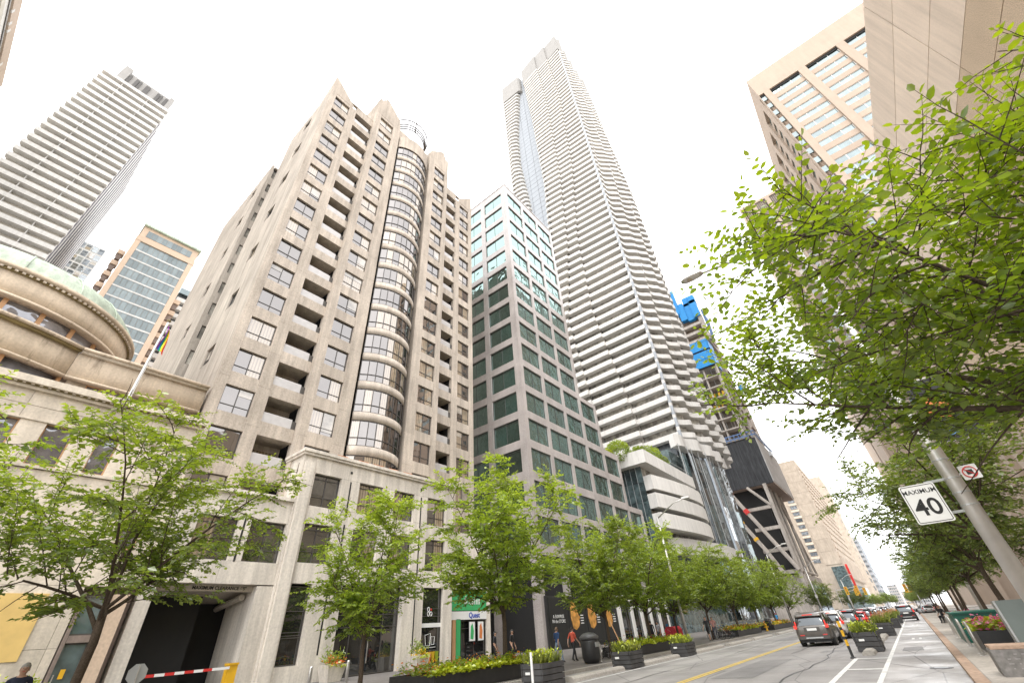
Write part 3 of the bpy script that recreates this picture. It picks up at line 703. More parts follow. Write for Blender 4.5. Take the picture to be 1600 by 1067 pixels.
for i in range(4): part('pillar', MB().box(OX+.26,OX+.45,55.4+i*2.68,55.95+i*2.68,0.3,4.2), M_['white'], glb)
# ------------------------------------------------------------------ tall white tower with rippling balconies
bl = thing('balcony_skyscraper', 'very tall white skyscraper wrapped in rippling balcony bands', 'building', (-45, 125, 0.3))
ip = lambda z, zs, vs: float(np.interp(z, zs, vs))
def front(z):
    g = ip(z, [0,50,89,124,168,230,303], [1.0,0.6,-2.2,-4.0,-3.9,-1.0,2.2])
    xl = ip(z, [60,89,124,168,230,303], [-56,-56,-54.5,-52,-53.5,-57])
    s1 = ip(z, [45,89,124,168,230,303], [-38.4,-43.6,-42.4,-37.4,-35.0,-37.0])
    s2 = ip(z, [45,89,124,168,230,303], [-50.0,-52.5,-46.3,-43.3,-42.5,-44.7])
    st = 0.85; f = lambda x: 106.1+(g+2*st)*(-28.5-x)/26.0
    return [(-28.5,106.1),(s1,f(s1)),(s1-.02,f(s1)-st),(s2,f(s2)-st),(s2-.02,f(s2)-2*st),(xl+1.2,f(xl)-2*st),(xl+.3,f(xl)-2*st+.5),(xl,f(xl)-2*st+1.8),(xl+.3,112.0)]
def street(z):
    k = ip(z, [0,170,303], [1.0,1.0,-0.25]); ph = 0.004*z
    pts = []
    for i in range(61):
        y = 106.9+39.0*i/60; s = (y-106.9)/39.0
        wv = math.sin(2*math.pi*((y-106.9)/7.4-ph)); wv = wv*(1.0+.15*wv)
        fade = min(1, i/4.0)*min(1, (60-i)/4.0)
        pts.append((-28.0+4.6*math.sin(math.pi*min(1,s*1.02)**0.85*0.9)*k+ip(z,[0,120,300],[.7,.8,1.2])*wv*fade, y))
    return pts
def wing(z):
    xr = ip(z, [100,172,187,210,235,300], [-64,-65.4,-66.4,-68,-67.2,-59.8]); xl = -73.5
    return [(xr+.6,113.5),(xr+.5,111.2),(xr+.1,110.0),(xr-.8,109.2),((xl+xr)/2,108.6+0.5*math.sin(z*.05)),(xl+1,108.7),(xl,109.3),(xl-.2,113.5)]
def with_normals(pts, sign):
    out_ = []
    for i, (x, y) in enumerate(pts):
        a = pts[max(i-1,0)]; b = pts[min(i+1,len(pts)-1)]
        dx, dy = b[0]-a[0], b[1]-a[1]; L = math.hypot(dx, dy) or 1
        out_.append((x, y, sign*dy/L, -sign*dx/L))
    return out_
BAND = 1.38
prof = [(0,0),(0,BAND),(.16,BAND),(.16,.28),(1.9,.28),(1.9,0)]
z = 40.2; nfl = 0
while z < 282:
    for nm, fn, sg in (('front_balcony', front, -1), ('street_balcony', street, 1), ('wing_balcony', wing, -1)):
        if nm == 'wing_balcony' and z < 140: continue
        pth = with_normals(fn(z), sg)
        bo = put(nm, fixnormals(MB().sweep(pth, [(d, z+h) for d, h in prof]).mesh(nm, M_['white2'], False)), bl)
        gl = MB().sweep([p for p in with_normals(fn(z+1.7), sg)], [(1.75,z+.28),(1.75,z+3.49)], closed_prof=False)
        put('glazing', gl.mesh('glazing', M_['glassV']), bo)
    z += 3.49; nfl += 1
# crown
pth = [p for p in with_normals(front(300), -1)]
part('crown_front', MB().sweep(pth, [(0,283.8),(0,302.6),(2.0,302.6),(2.0,283.8)]), M_['crown'], bl)
part('crown_street', MB().sweep(with_normals(street(300), 1), [(0,283.8),(0,302.4),(1.5,302.4),(1.5,283.8)]), M_['crown'], bl)
part('crown_wing', MB().sweep(with_normals(wing(300), -1), [(0,283.8),(0,302.5),(1.5,302.5),(1.5,283.8)]), M_['crown'], bl)
# glazed corner strip and the recessed curtain wall between the wings
nst = 70
for i in range(nst):
    z0 = 36+3.49*i
    put('corner_glass', boxm(.8, .8, 2.5, M_['glassW'], 'corner_glass'), bl, T(-28.3, 106.9, z0+1.3))
    put('corner_slab', boxm(0.78, 0.78, 0.96, M_['white2'], 'corner_slab'), bl, T(-28.32, 106.92, z0+3.03))
cw = put('curtain_wall', None, bl, I4)
for j in range(52):
    z0 = 120+3.49*j
    for i in range(4):
        x0 = -68+i*4.2
        put('glass_panel', boxm(4.05, 0.1, 3.3, M_['glassW'], 'glass_panel'), cw, T(x0+2.1, 111.9+random.uniform(-.01,.01), z0) @ RZ(random.uniform(-.004,.004)))
part('core', MB().box(-73,-31.0,113.2,144,0.3,284).box(-50,-31,109.2,113.2,0.3,284), M_['glassK'], bl)
# podium of the tower
bp_ = thing('glass_podium', 'curved white and glass podium with roof garden below the rippling skyscraper', 'building', (-30, 85, .3))
OUT = [(-27.4,70.6),(-26.8,70.1),(-25.2,69.8),(-24.7,72.5),(-24.2,76),(-23.75,79.5),(-23.5,82.5),(-23.35,85.5),(-23.45,88.5),(-23.9,91.2),(-24.6,92.6),(-26.0,93.4)]
def podband(z0, z1, nm='podium_balcony'):
    pth = with_normals(OUT, 1)
    part(nm, MB().sweep(pth, [(0,z0),(0,z1),(.2,z1),(.2,z0+.3),(2.4,z0+.3),(2.4,z0)]), M_['white'], bp_)
for z0, z1 in ((20.0,22.35),(17.1,19.4),(14.0,16.3)): podband(z0, z1)
for z0, z1 in ((22.36,24.1),(19.41,19.98),(16.31,17.08),(11.5,13.98)):
    for i in range(10): boxp('balcony_window', -27.2, -26.9, 70.4+i*2.3, 72.5+i*2.3, z0, z1+.6, M_['glassV'], bp_)
part('canopy_band', MB().sweep(with_normals([(-27.5,74),(-25.6,76)]+[(-25.4+2.2*math.sin(math.pi*i/14),77+38*i/14) for i in range(15)], 1), [(0,10.8),(0,13.2),(3,13.2),(3,10.8)]), M_['white'], bp_)
tp = put('terrace_parapet', MB().prism([(-25.05,68.45),(-25.05,92.9),(-27.5,95.5),(-38,95.5),(-38,68.45)], 24.1, 24.6).mesh('terrace_parapet', M_['white']), bp_)
def panels(p0, p1, n, z0, z1):
    for i in range(n):
        a = i/n; b = (i+1)/n
        xa, ya = p0[0]+(p1[0]-p0[0])*a, p0[1]+(p1[1]-p0[1])*a; xb, yb = p0[0]+(p1[0]-p0[0])*b, p0[1]+(p1[1]-p0[1])*b
        L = math.hypot(xb-xa, yb-ya); ang = math.atan2(yb-ya, xb-xa)
        put('parapet_panel', boxm(L-.025, .14, z1-z0, M_['white'], 'parapet_panel'), tp, T((xa+xb)/2, (ya+yb)/2, (z0+z1)/2) @ RZ(ang))
panels((-37.0,68.3), (-25.0,68.3), 12, 24.05, 26.3); panels((-24.95,68.3), (-24.95,93.0), 14, 24.05, 26.3); panels((-24.95,93.05),(-27.4,95.6), 2, 24.05, 26.3)
part('terrace_rail', MB().tube([(-31.6,68.6,27.3),(-25.3,68.6,27.3),(-25.3,93,27.3)], .035, 5), M_['lframe'], tp)
pg = put('corner_glazing', None, bp_, I4)
for j in range(8):
    for i in range(5):
        put('glass_panel', boxm(1.0, .08, 2.95, M_['glassT'], 'glass_panel'), pg, T(-31.4+i*1.05, 70.0+random.uniform(-.01,.01), 1.8+j*3.02))
        put('glass_mullion', boxm(.07, .14, 3.02, M_['lframe'], 'glass_mullion'), pg, T(-31.93+i*1.05, 69.95, 1.8+j*3.02))
part('podium_core', MB().box(-48,-27.3,70.2,104,.3,24.0), M_['glassK'], bp_)
part('terrace_glazing', MB().box(-40,-29.2,96,103.6,24.6,34.5), M_['glassT'], bp_)
wallg = put('street_glazing', None, bp_, I4)
for i in range(10):
    y0 = 97.0+i*2.9; s_ = i/9.5
    x = -26.9+2.6*math.sin(math.pi*min(1,s_)*.72)+.35*math.sin(i*1.9)
    for j in range(9):
        put('glass_panel', boxm(.1, 2.86, 3.56, (M_['glassB'],M_['glassB'],M_['glassT'],M_['glassB'],M_['glassK'])[(i*3+j//3) % 5], 'glass_panel'), wallg, T(x, y0+1.45, 3.0+j*3.6) @ RZ(random.uniform(-.02,.02)-.12+.25*math.sin(i*1.7)))
    put('glass_fin', boxm(.16, .07, 33.0, M_['lframe'], 'glass_fin'), wallg, T(x+.02, y0, 19.0))
part('glazing_head', MB().sweep(with_normals([(-27.3+3.6*math.sin(math.pi*.72*i/24)+.5*math.sin(i*1.1), 97.0+29.5*i/24) for i in range(25)], 1), [(0,35.2),(0,38.0),(2,38.0),(2,35.2)]), M_['white2'], bp_)
part('podium_shop_glass', MB().box(-27.25,-26.95,70.4,126,0.3,10.7), M_['glassT'], bp_)
part('media_screen', MB().box(-24.6,-24.4,92,103,7.6,10.5), paint('screen_print',(0.12,0.35,0.5),0.3,var=0.7), bp_)
# ------------------------------------------------------------------ tower under construction
ct = thing('construction_tower', 'unfinished concrete tower with blue formwork and black netting beyond the skyscraper', 'building', (-40, 215, .15))
RAW = M_['raw']
for z in np.arange(66.0, 104.1, 5.45):
    boxp('floor_slab', -48, -26.8, 202.8, 236, z, z+.5, RAW, ct)
    for x in (-27.6, -33.5, -39.5, -45.5): boxp('column', x-.35, x+.35, 203.4, 204.4, z+.5, z+5.45, RAW, ct)
    for y in (214, 224, 234): boxp('column', -28.2, -27.0, y-.6, y+.6, z+.5, z+5.45, RAW, ct)
    for i in range(9):
        if random.random() < .8: put('shoring_post', boxm(.22,.22,4.9,random.choice([M_['lframe'],M_['brown'],M_['raw']]),'shoring_post'), ct, T(-29-i*2.0+random.uniform(-.5,.5), 205.5+random.uniform(0,1.5), z+2.97))
part('inner_core', MB().box(-47, -29, 207.5, 234, 14, 104).box(-40,-27,216,236,104,134), stone('core_concrete',(0.20,0.175,0.15)), ct)
for i in range(11):
    put('yellow_prop', boxm(.9, .5, 1.7, M_['yellow'], 'yellow_prop'), ct, T(-28.6-(i%6)*2.1+random.uniform(-.5,.5), 204.9, (83.9 if i < 6 else 89.4)+random.uniform(.3,1.2)))
part('edge_beam', MB().box(-27.2,-26.5,202.4,203.2,66,104.6), RAW, ct)
for z0, z1 in ((104.8,108.9),(109.1,113.2),(114.2,119.8)):
    for i in range(3): boxp('formwork_panel', -37.2+i*3.5, -33.75+i*3.5, 201.9, 202.3, z0, z1, M_['blue'], ct)
    for j in range(4): boxp('formwork_panel', -26.7, -26.3, 202.4+j*2.6, 204.9+j*2.6, z0, z1, M_['blue'], ct)
part('formwork_gap', MB().box(-37.2,-27,202.4,203,104.2,120), M_['black'], ct)
for z in (120.5, 125.4, 130.3): boxp('floor_slab', -38, -25.6, 203.5, 226, z, z+1.6, RAW, ct)
part('upper_column', MB().box(-26.4,-24.2,204,206,119.8,136).box(-37,-35,204,206,119.8,136), RAW, ct)
part('upper_core', MB().box(-36,-26.5,206.5,222,119.8,141), stone('core_concrete_upper',(0.24,0.19,0.15)), ct)
for i, (x, z, h) in enumerate(((-35.8,142,7.5),(-32.9,137,9),(-29.5,135.8,9),(-26.2,136.2,8.6),(-35.6,150,7.0),(-29.2,145.5,4),(-26.0,145.2,3.6))):
    boxp('jump_form', x-1.68, x+1.68, 203.0+(i%3)*.5, 206.5, z-1, z+h*1.15, M_['blue'], ct)
part('screen_rig', MB().prismx([(206,122),(209,121),(215,134),(206,140)][::-1], -24.0, -23.2), M_['steelblue'], ct)
for i in range(8): boxp('rig_rail', -23.15, -22.9, 207+i*.8, 207.4+i*.8, 123+i*1.4, 137, M_['steelblue'], ct)
part('hoist_mast', MB().box(-28.2,-26.5,230,238,60,137).box(-27.4,-25.8,243,246,60,100), RAW, ct)
for i in range(10): boxp('hoist_landing', -26.48, -25.7, 231.4, 238.6, 66+i*6.6, 66.5+i*6.6, M_['brown'], ct)
boxp('hoist_platform', -25.6, -23.5, 239, 243, 103, 106, M_['blue'], ct); boxp('hoist_platform', -24.6, -22.0, 224, 228, 62, 64, M_['lframe'], ct)
part('edge_rail', MB().tube([(-40,201.5,66.4),(-23,201.5,66.4),(-23,240,66.4)], .3, 5).tube([(-40,201.5,68.0),(-23,201.5,68.0),(-23,240,68)], .25, 5), M_['steelblue'], ct)
for i in range(9): put('rail_post', boxm(.25,.25,3.0,M_['steelblue'],'rail_post'), ct, T(-24-i*1.8, 201.5, 66.9))
part('netting_front', MB().box(-48,-23.4,202.0,202.4,45.8,65.2), M_['wrap'], ct)
part('netting_street', MB().box(-23.4,-23.1,202.0,246,46.2,65.2), M_['wrapg'], ct)
part('netting_underside', MB().box(-48,-23.5,202.5,246,45.6,46.2), M_['brown'], ct)
# exposed steel frame at the base with raking braces
for z in (37.2, 29.6, 21.9, 14.4): boxp('transfer_beam', -36.5, -26.6, 201.6, 202.8, z-.6, z+.6, M_['raw'], ct)
part('corner_column', MB().tube([(-27.0,202,2),(-27.0,202,46)], .75, 10), M_['raw'], ct)
for y in (210, 219, 232): part('street_column', MB().tube([(-27,y,2),(-27,y,46)], .6, 8), M_['raw'], ct)
part('street_brace', MB().tube([(-27,246,14.5),(-27,222,46)], .5, 8).tube([(-27,203,14.5),(-27,246,14.5)], .5, 8), M_['raw'], ct)
part('dark_glazing', MB().box(-42,-29,206,240,13,45.5), M_['dark'], ct)
part('upper_brace', MB().tube([(-27.5,201.8,37.5),(-33.8,201.8,45.8)], .55, 8), M_['raw'], ct)
b1 = part('raking_brace', MB().tube([(-26.8,200.9,14.6),(-40.6,200.9,44.6)], .72, 10), M_['raw'], ct)
part('red_collar', MB().tube([(-36.6,200.9,35.9),(-37.4,200.9,37.6)], .95, 10).tube([(-40.3,200.9,43.9),(-41.0,200.9,45.4)], .95, 10), M_['red'], b1)
b2 = part('raking_brace', MB().tube([(-32.2,200.4,14.5),(-35.1,200.4,22.1),(-40.2,200.4,33.0)], .7, 10), M_['raw'], ct)
part('yellow_collar', MB().tube([(-39.9,200.4,32.3),(-40.5,200.4,33.6)], .95, 10).tube([(-36.9,200.4,25.9),(-37.3,200.4,26.8)], .9, 10), M_['yellow'], b2)
part('white_tip', MB().tube([(-40.5,200.4,33.6),(-41.0,200.4,37.5)], .5, 8), M_['paper'], b2)
part('ground_hall', MB().box(-46,-26,203,244,0.15,13.2), M_['raw'], ct)
for i in range(9): boxp('hall_window', -25.98, -25.9, 204+i*4.4, 207.6+i*4.4, 1, 10, M_['glassK'], ct)

# ------------------------------------------------------------------ long beige concrete buildings further down the street
fb = thing('concrete_block', 'large beige concrete department block with blank end wall and studded street front', 'building', (-45, 460, .15))
part('body', MB().box(-70,-26.3,400,560,.15,102), M_['farbeige'], fb)
for j in range(9): boxp('end_panel', -36.4, -26.25, 399.6, 399.99, 28+j*8.2, 36.1+j*8.2, M_['farbeige'], fb)
for j in range(11):
    boxp('end_window', -42.5, -38.2, 399.7, 399.98, 30+j*4.6, 32.2+j*4.6, M_['glassK'], fb); boxp('window_sill', -43, -37.6, 399.4, 399.98, 32.6+j*4.6, 34.0+j*4.6, M_['sand2'], fb)
stud = stone('stud_precast', (0.50,0.43,0.36))
for i in range(14):
    for j in range(12):
        put('precast_stud', boxm(.9, 6.5, 3.0, stud, 'precast_stud'), fb, T(-25.95, 406+i*11, 34+j*5.7))
for i in range(16): put('base_flute', boxm(2.6, 3.2, 13.0, stud, 'base_flute'), fb, T(-25.0, 402+i*8.4, 25))
part('base_glass', MB().box(-27,-26.2,404,556,.2,16), M_['glassT'], fb)
part('red_blade_sign', MB().box(-25.0,-23.6,396,397,8,27), M_['red'], fb)
part('glass_corner', MB().box(-33,-25.6,392,399.5,.2,26), M_['glassT'], fb)
ft = thing('concrete_tower', 'beige concrete tower with single column of dark windows behind the department block', 'building', (-45, 730, .15))
part('body', MB().box(-80,-26.5,690,770,.15,147), M_['farbeige'], ft)
part('rear_body', MB().box(-80,-29,770,800,.15,138), M_['farbeige'], ft)
for j in range(15):
    window(ft, T(-26.3, 706, 134-j*8.2), 8, 3.6, 2, 1, (), gmat='glassS', fr=.3)
for j in range(3):
    for i in range(3): window(ft, T(-26.3, 706+i*14, 20+j*8), 8, 4.4, 2, 1, (), gmat='glassS', fr=.3)
fg = thing('grey_office_tower', 'distant pale grey office tower with horizontal window bands at street end', 'building', (-40, 930, .15))
part('body', MB().box(-80,-26,900,1000,.15,94), stone('far_grey',(0.40,0.41,0.43)), fg)
for j in range(12):
    boxp('window_band', -25.9, -25.6, 905, 995, 12+j*6.6, 14.8+j*6.6, M_['glassK'], fg); boxp('window_band', -60, -27, 899.4, 899.9, 12+j*6.6, 14.8+j*6.6, M_['glassK'], fg)

for i, (x0, x1, y, h, lab, c) in enumerate(((-26,-9,1250,36,'low pale office block closing the left side of the far street',(0.42,0.40,0.38)),(-9,6,1400,26,'squat tan block at the far end of the street',(0.45,0.38,0.31)),(6,30,1150,48,'grey block at the far end behind the right-hand trees',(0.36,0.36,0.37)))):
    t = thing('distant_block', lab, 'building', ((x0+x1)/2,y,.15)); part('body', MB().box(x0,x1,y,y+40,.15,h), stone('distant_wall', c), t)
    for j in range(int(h/5)):
        for k in range(int((x1-x0)/3)): boxp('far_window', x0+.6+k*3, x0+2.6+k*3, y-.4, y-.05, 3+j*5, 6+j*5, M_['glassK'], t)
# ------------------------------------------------------------------ right side of the street
r1 = thing('panelled_wall_building', 'big tan panelled building with pebbled lower panels right beside the street', 'building', (20, 20, .15))
RX1 = 12.0
zs = [30.3,27.4,24.35,22.06]+[22.06-1.95*i for i in range(1,9)]
ys = [20.7+9.4*i for i in range(-4, 4)]
for i, (z1, z0) in enumerate(zip(zs[:-1], zs[1:])):
    for y0, y1 in zip(ys[:-1], ys[1:]):
        boxp('wall_panel', RX1, RX1+.35, y0+.025, y1-.025, z0+.022, z1-.022, M_['tanW'] if i < 3 else M_['rough'], r1)
part('backing', MB().box(RX1+.1, 34, ys[0], ys[-1], 5, 30.2), M_['brown'], r1)
part('shop_glazing', MB().box(RX1+.9, RX1+1.2, ys[0], ys[-1], .15, 5.2), M_['glassP'], r1)
part('shop_soffit', MB().box(RX1, RX1+1.5, ys[0], ys[-1], 5.2, 6.4), M_['tan'], r1)
for i in range(12): boxp('ground_pier', RX1, RX1+1.0, -15+i*5.6, -13.8+i*5.6, .15, 5.2, M_['tan'], r1)
part('green_sign', MB().box(RX1-.12,RX1,37,42,3.6,4.6), M_['green'], r1)

r2 = thing('grid_office_tower', 'tan office tower with tall recessed window bays behind the near trees', 'building', (35, 90, .15))
X2, Y2, Z2 = 18.0, 66.5, 94.6
part('body', MB().box(X2+.7, 60, Y2+.7, 112, .15, Z2-.2), M_['tan'], r2)
part('top_beam', MB().box(X2, 60, Y2, Y2+.9, 88.1, Z2).box(X2, X2+.9, Y2+.9, 112, 88.1, Z2), M_['tan'], r2)
bx = [(18.0,18.05),(18.95,20.0),(25.2,26.45),(31.65,32.9),(38.1,39.35),(44.5,45.8),(51,60)]
for a, b in bx: boxp('pier', a, b, Y2, Y2+.72, .15, 88.08, M_['tan'], r2)
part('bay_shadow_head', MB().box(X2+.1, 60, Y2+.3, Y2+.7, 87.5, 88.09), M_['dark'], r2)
for (a, b) in ((20.0,25.2),(26.45,31.65),(32.9,38.1),(39.35,44.5)):
    for j in range(16):
        z1 = 87.6-j*2.74
        boxp('spandrel', a+.004, b-.004, Y2+.35, Y2+.68, z1-2.74, z1-1.42, M_['tan'], r2)
        window(r2, T((a+b)/2, Y2+.5, z1-.71) @ facing('-y'), b-a-.02, 1.42, 3, 1, (), fmat='paper', gmat='glassT', fr=.09)
for j in range(16): boxp('slot_window', 18.07, 18.93, Y2+.4, Y2+.69, 86.2-j*2.74, 87.5-j*2.74, M_['glassT'], r2)
y = 67.9
for i in range(7):
    boxp('pier', X2, X2+.72, y, y+2.3, .15, 88.08, M_['tan'], r2)
    if i < 6:
        for j in range(16):
            z1 = 87.4-j*2.74
            boxp('spandrel', X2+.35, X2+.69, y+2.31, y+6.19, z1-2.74, z1-1.42, M_['tan'], r2)
            boxp('street_window', X2+.5, X2+.69, y+2.31, y+6.19, z1-1.42, z1, M_['glassT'], r2)
    y += 6.2

def ribbed(name, label, x0, y0, x1, y1, ztop, zl_, p, pit, sx, zmin=20):
    t = thing(name, label, 'building', ((x0+x1)/2, y0, .15))
    part('body', MB().box(x0+.8, x1, y0+.8, y1, .15, ztop-.3), M_['tan'], t)
    part('corner_pilaster', MB().box(x0, x0+sx, y0-.5, y0+1.5, .15, ztop), M_['tan'], t)
    part('street_wall', MB().box(x0+.3, x0+.8, y0+1.5, y1, .15, ztop-.2), M_['tan'], t)
    part('head_beam', MB().box(x0+sx, x1, y0+.1, y0+.8, ztop-1.6, ztop), M_['tan'], t)
    xs = []; x = x0+sx
    while x < x1-2: xs.append(x); x += p
    for i, xa in enumerate(xs):
        xb = xa+p-2.0
        boxp('pier', xb, xb+2.0, y0-.2, y0+.8, .15, ztop-1.6, M_['tan'], t)
        n = 6
        for q in range(n): boxp('louvre_slot', xa+.3+q*(xb-xa)/n, xa+.3+q*(xb-xa)/n+.32*(xb-xa)/n, y0+.4, y0+.79, zl_, ztop-1.8, M_['ink'], t)
        boxp('louvre_sill', xa, xb, y0+.1, y0+.79, zl_-.9, zl_, M_['tan'], t)
        z = zl_-.9
        while z > zmin:
            boxp('brown_spandrel', xa, xb, y0+.3, y0+.79, z-pit*.5, z, M_['brown'], t)
            window(t, T((xa+xb)/2, y0+.45, z-pit*.75) @ facing('-y'), xb-xa, pit*.5, 3, 1, (), fmat='tan', gmat='glassP' if random.random()<.6 else 'glassT', fr=.2)
            z -= pit
    return t
ribbed('ribbed_tower', 'tall tan ribbed tower with louvred top floor behind the tree leaves', 14.8, 200, 46, 240, 186, 176.4, 7.0, 6.4, .6, 60)
ribbed('ribbed_tower', 'lower tan ribbed slab with brown spandrels beyond the panelled building', 14.9, 243, 60, 300, 123.5, 111.8, 8.4, 6.25, 2.4, 14)

bk = thing('hidden_slab_tower', 'unseen brown slab tower added behind the tan grid office tower for window reflections', 'building', (50,150,.15))  # out of view, added so the green office windows mirror a tall dark mass
part('body', MB().box(38.8,62,118,186,.15,158), M_['brown'], bk)
for i in range(12): boxp('rib', 38, 38.79, 118+i*5.7, 120.2+i*5.7, .15, 158, M_['white'], bk)  # ribs kept white to give pale streaks in that reflection
for j in range(22): boxp('window_band', 38.4, 38.78, 118.1, 185.9, 20+j*6.2, 23+j*6.2, M_['glassV'], bk)
# ------------------------------------------------------------------ towers behind on the left
lt = thing('striped_slab_tower', 'tall white tower with continuous striped balcony bands and finned side', 'building', (-138, -23, 0))
LXX = -130.0; ly0, ly1 = -32.0, -14.3; ztop = 158.2; pit = 3.02
part('recess', MB().box(-178, LXX-1.6, ly0+.3, ly1-.3, 0, ztop-1), M_['greyslab'], lt)
for k in range(44):
    z1 = ztop-pit*k
    if z1 < 30: break
    bo = put('balcony_band', boxm(1.75, ly1-ly0, 1.3, M_['white2'], 'balcony_band'), lt, T(LXX-.85, (ly0+ly1)/2, z1-.65))
    put('window_strip', boxm(.1, ly1-ly0-2.2, .7, M_['glassP'], 'window_strip'), bo, T(LXX-1.52, (ly0+ly1)/2-.4, z1-2.65))
    for q in (0.3, 0.68): put('divider', boxm(1.4, .12, 1.7, M_['white2'], 'divider'), bo, T(LXX-.95, ly0+(ly1-ly0)*q, z1-2.15))
for q in range(10): boxp('side_fin', LXX-3.4-q*4.75, LXX-1.2-q*4.75, ly1-.3, ly1-.262, 0, ztop-2, M_['white2'], lt)
part('side_glass', MB().box(-178,LXX-1,ly1-.31,ly1-.28,0,ztop-2), paint('side_glass',(0.17,0.165,0.19),.9,spec=0.0), lt)
part('crown', MB().box(-150,-133,-28,-16.2,ztop-.5,ztop+9), M_['crown'], lt)
for q, y in enumerate((-27.3,-25.6,-24.6,-22.9,-22.2,-19.6,-18.6,-17.3)): boxp('crown_slot', -133.02, -132.6, y, y+(.8 if q%2 else .55), ztop+.5, ztop+7.8, M_['frame'], lt)
part('crown_pylon', MB().box(-134.5,-132.4,-29.6,-27.6,ztop,ztop+10.5).box(-134.5,-132.4,-16.4,-15.2,ztop,ztop+9.6), M_['crown'], lt)
part('crown_rail', MB().tube([(-133,-24,ztop+9.4),(-133,-24,ztop+11),(-133,-17,ztop+10.8)], .06, 4), M_['frame'], lt)

ot = thing('peach_office_tower', 'peach framed office tower with blue green ribbon windows behind the domed building', 'building', (-150, 5, 0))
OXX = -140.0
part('body', MB().box(-175,OXX-.6,-2.6,12.4,0,111), M_['peach'], ot)
part('corner_pier', MB().box(OXX-1.5,OXX,-2.9,-1.6,0,110.5).box(OXX-1.5,OXX,11.35,12.75,0,110.5), M_['peach'], ot)
part('top_block', MB().box(-172,OXX-.5,-2.7,12.6,111.3,115.9), M_['peach'], ot)
part('lower_beam', MB().box(OXX-1.2,OXX+.1,-3,12.85,109.4,111.2), M_['peach'], ot)
part('green_eave', MB().box(-173,OXX+.4,-3.0,13.0,115.9,116.6), M_['copper'], ot)
for j in range(18):
    z1 = 109.3-3.65*j
    boxp('floor_band', OXX-.9, OXX-.2, -1.6, 11.35, z1-3.6, z1-3.12, M_['white'], ot)
    for i in range(10): put('ribbon_window', boxm(.12, 1.22, 3.1, M_['glassO'], 'ribbon_window'), ot, T(OXX-.35+random.uniform(-.02,.02), -.95+1.295*i, z1-1.56) @ RZ(random.uniform(-.01,.01)))
for i in range(9): put('ribbon_window', boxm(.12, 1.3, 2.6, M_['glassO'], 'ribbon_window'), ot, T(OXX-.45, -.6+1.36*i, 113.4))
for j in range(10):
    for s, y in ((0,-3.9),(1,13.7)):
        boxp('side_balcony', OXX-4.5, OXX-2.2, y-.85, y+.85, 103.5-4.4*j-(s*9), 105.0-4.4*j-(s*9), M_['peach'], ot)
        boxp('side_window', OXX-4.4, OXX-2.6, y-.6, y+.6, 101.5-4.4*j-(s*9), 103.4-4.4*j-(s*9), M_['brown'], ot)
wb = thing('white_balcony_tower', 'white residential tower with rounded balcony bands beside peach office tower', 'building', (-170, 22, 0))
part('body', MB().box(-190,-171.6,16,30,0,118), M_['glassK'], wb)
for j in range(22): boxp('balcony_band', -171.5, -169.6, 15.8, 31, 114-3.6*j, 115.7-3.6*j, M_['white2'], wb)
part('roof_slab', MB().box(-190,-170,15.6,31,118,120.5), M_['glassT'], wb)
gt = thing('glass_apartment_tower', 'small glassy tower with grey panels peeking behind the striped tower', 'building', (-200, -14, 0))
part('body', MB().box(-212,-199.6,-17.4,-9.6,0,143.2), M_['white'], gt)
for j in range(12):
    for i in range(4):
        window(gt, T(-199.5, -16.4+1.95*i, 141.2-3.6*j), 1.8, 3.0, 1, 2, (), fmat='lframe', gmat=('glassK','glassB','glassP')[(i*2+j)%3], fr=.12)
tl_ = thing('banded_roof_tower', 'high pale tower whose beige notched roof edge shows beyond the striped tower', 'building', (-110, -58, 0))
part('body', MB().box(-143.5,-60,-75,-46.4,0,141.6), M_['white2'], tl_)
part('roof_fascia', MB().box(-144,-60,-75.4,-46,138.3,142.2), M_['tan'], tl_)
for i, x in enumerate((-141,-138.5,-134,-122,-119.5,-115.5)): boxp('fascia_notch', x, x+.9, -46.2, -45.95, 138.2, 139.5, M_['white2'], tl_)
boxp('shadow_gap', -143.4, -60, -46.38, -46.2, 137.0, 137.35, M_['frame'], tl_); boxp('window_band', -143.4, -60, -46.39, -46.2, 133.4, 135.0, M_['greyslab'], tl_)
for j in range(8): boxp('window_band', -143.4, -60, -46.39, -46.2, 128.5-4.6*j, 130.1-4.6*j, M_['greyslab'], tl_)

# ------------------------------------------------------------------ domed stone hall on the left
ch = thing('domed_stone_hall', 'old stone hall with green copper dome and curved upper storey under repair', 'building', (-36, -4, .3))
S1, S2 = M_['sand2'], M_['sand']
# lower tier: blocks round the tall windows
wy = [(-3.4,-2.4),(-1.3,-0.34),(0.52,1.53),(2.42,3.2)]
ed = [-14]+[v for p in wy for v in p]+[6.36]
for a, b in zip(ed[0::2], ed[1::2]):
    n = max(1, int((b-a)/2.2))
    for i in range(n): boxp('stone_block', -27.5, -27.0, a+(b-a)*i/n+.003, a+(b-a)*(i+1)/n-.003, 9.05, 10.92, S1, ch)
for a, b in wy: window(ch, T(-27.2, (a+b)/2, 10.0), b-a, 1.84, 1, 1, (), fmat='wframe', gmat='plastic', fr=.05)
for j, (z0, z1) in enumerate(((10.95,11.55),(11.56,12.2))):
    for i in range(9): boxp('stone_block', -27.5, -27.02+.02*j, -14+i*2.26+.006, -14+(i+1)*2.26-.006+(0), z0, z1, S1, ch)
part('frieze_moulding', MB().box(-27.2,-26.93,-14,6.36,10.90,10.97), S1, ch)
part('cornice', MB().box(-27.6,-26.82,-14,6.36,12.21,12.34).box(-27.6,-26.6,-14,6.38,12.40,12.72), S1, ch)
part('dentil_backing', MB().box(-27.6,-26.74,-14,6.36,12.34,12.40), M_['ochre'], ch)
part('sill_course', MB().box(-27.5,-26.9,-14,6.36,8.92,9.04), S1, ch)
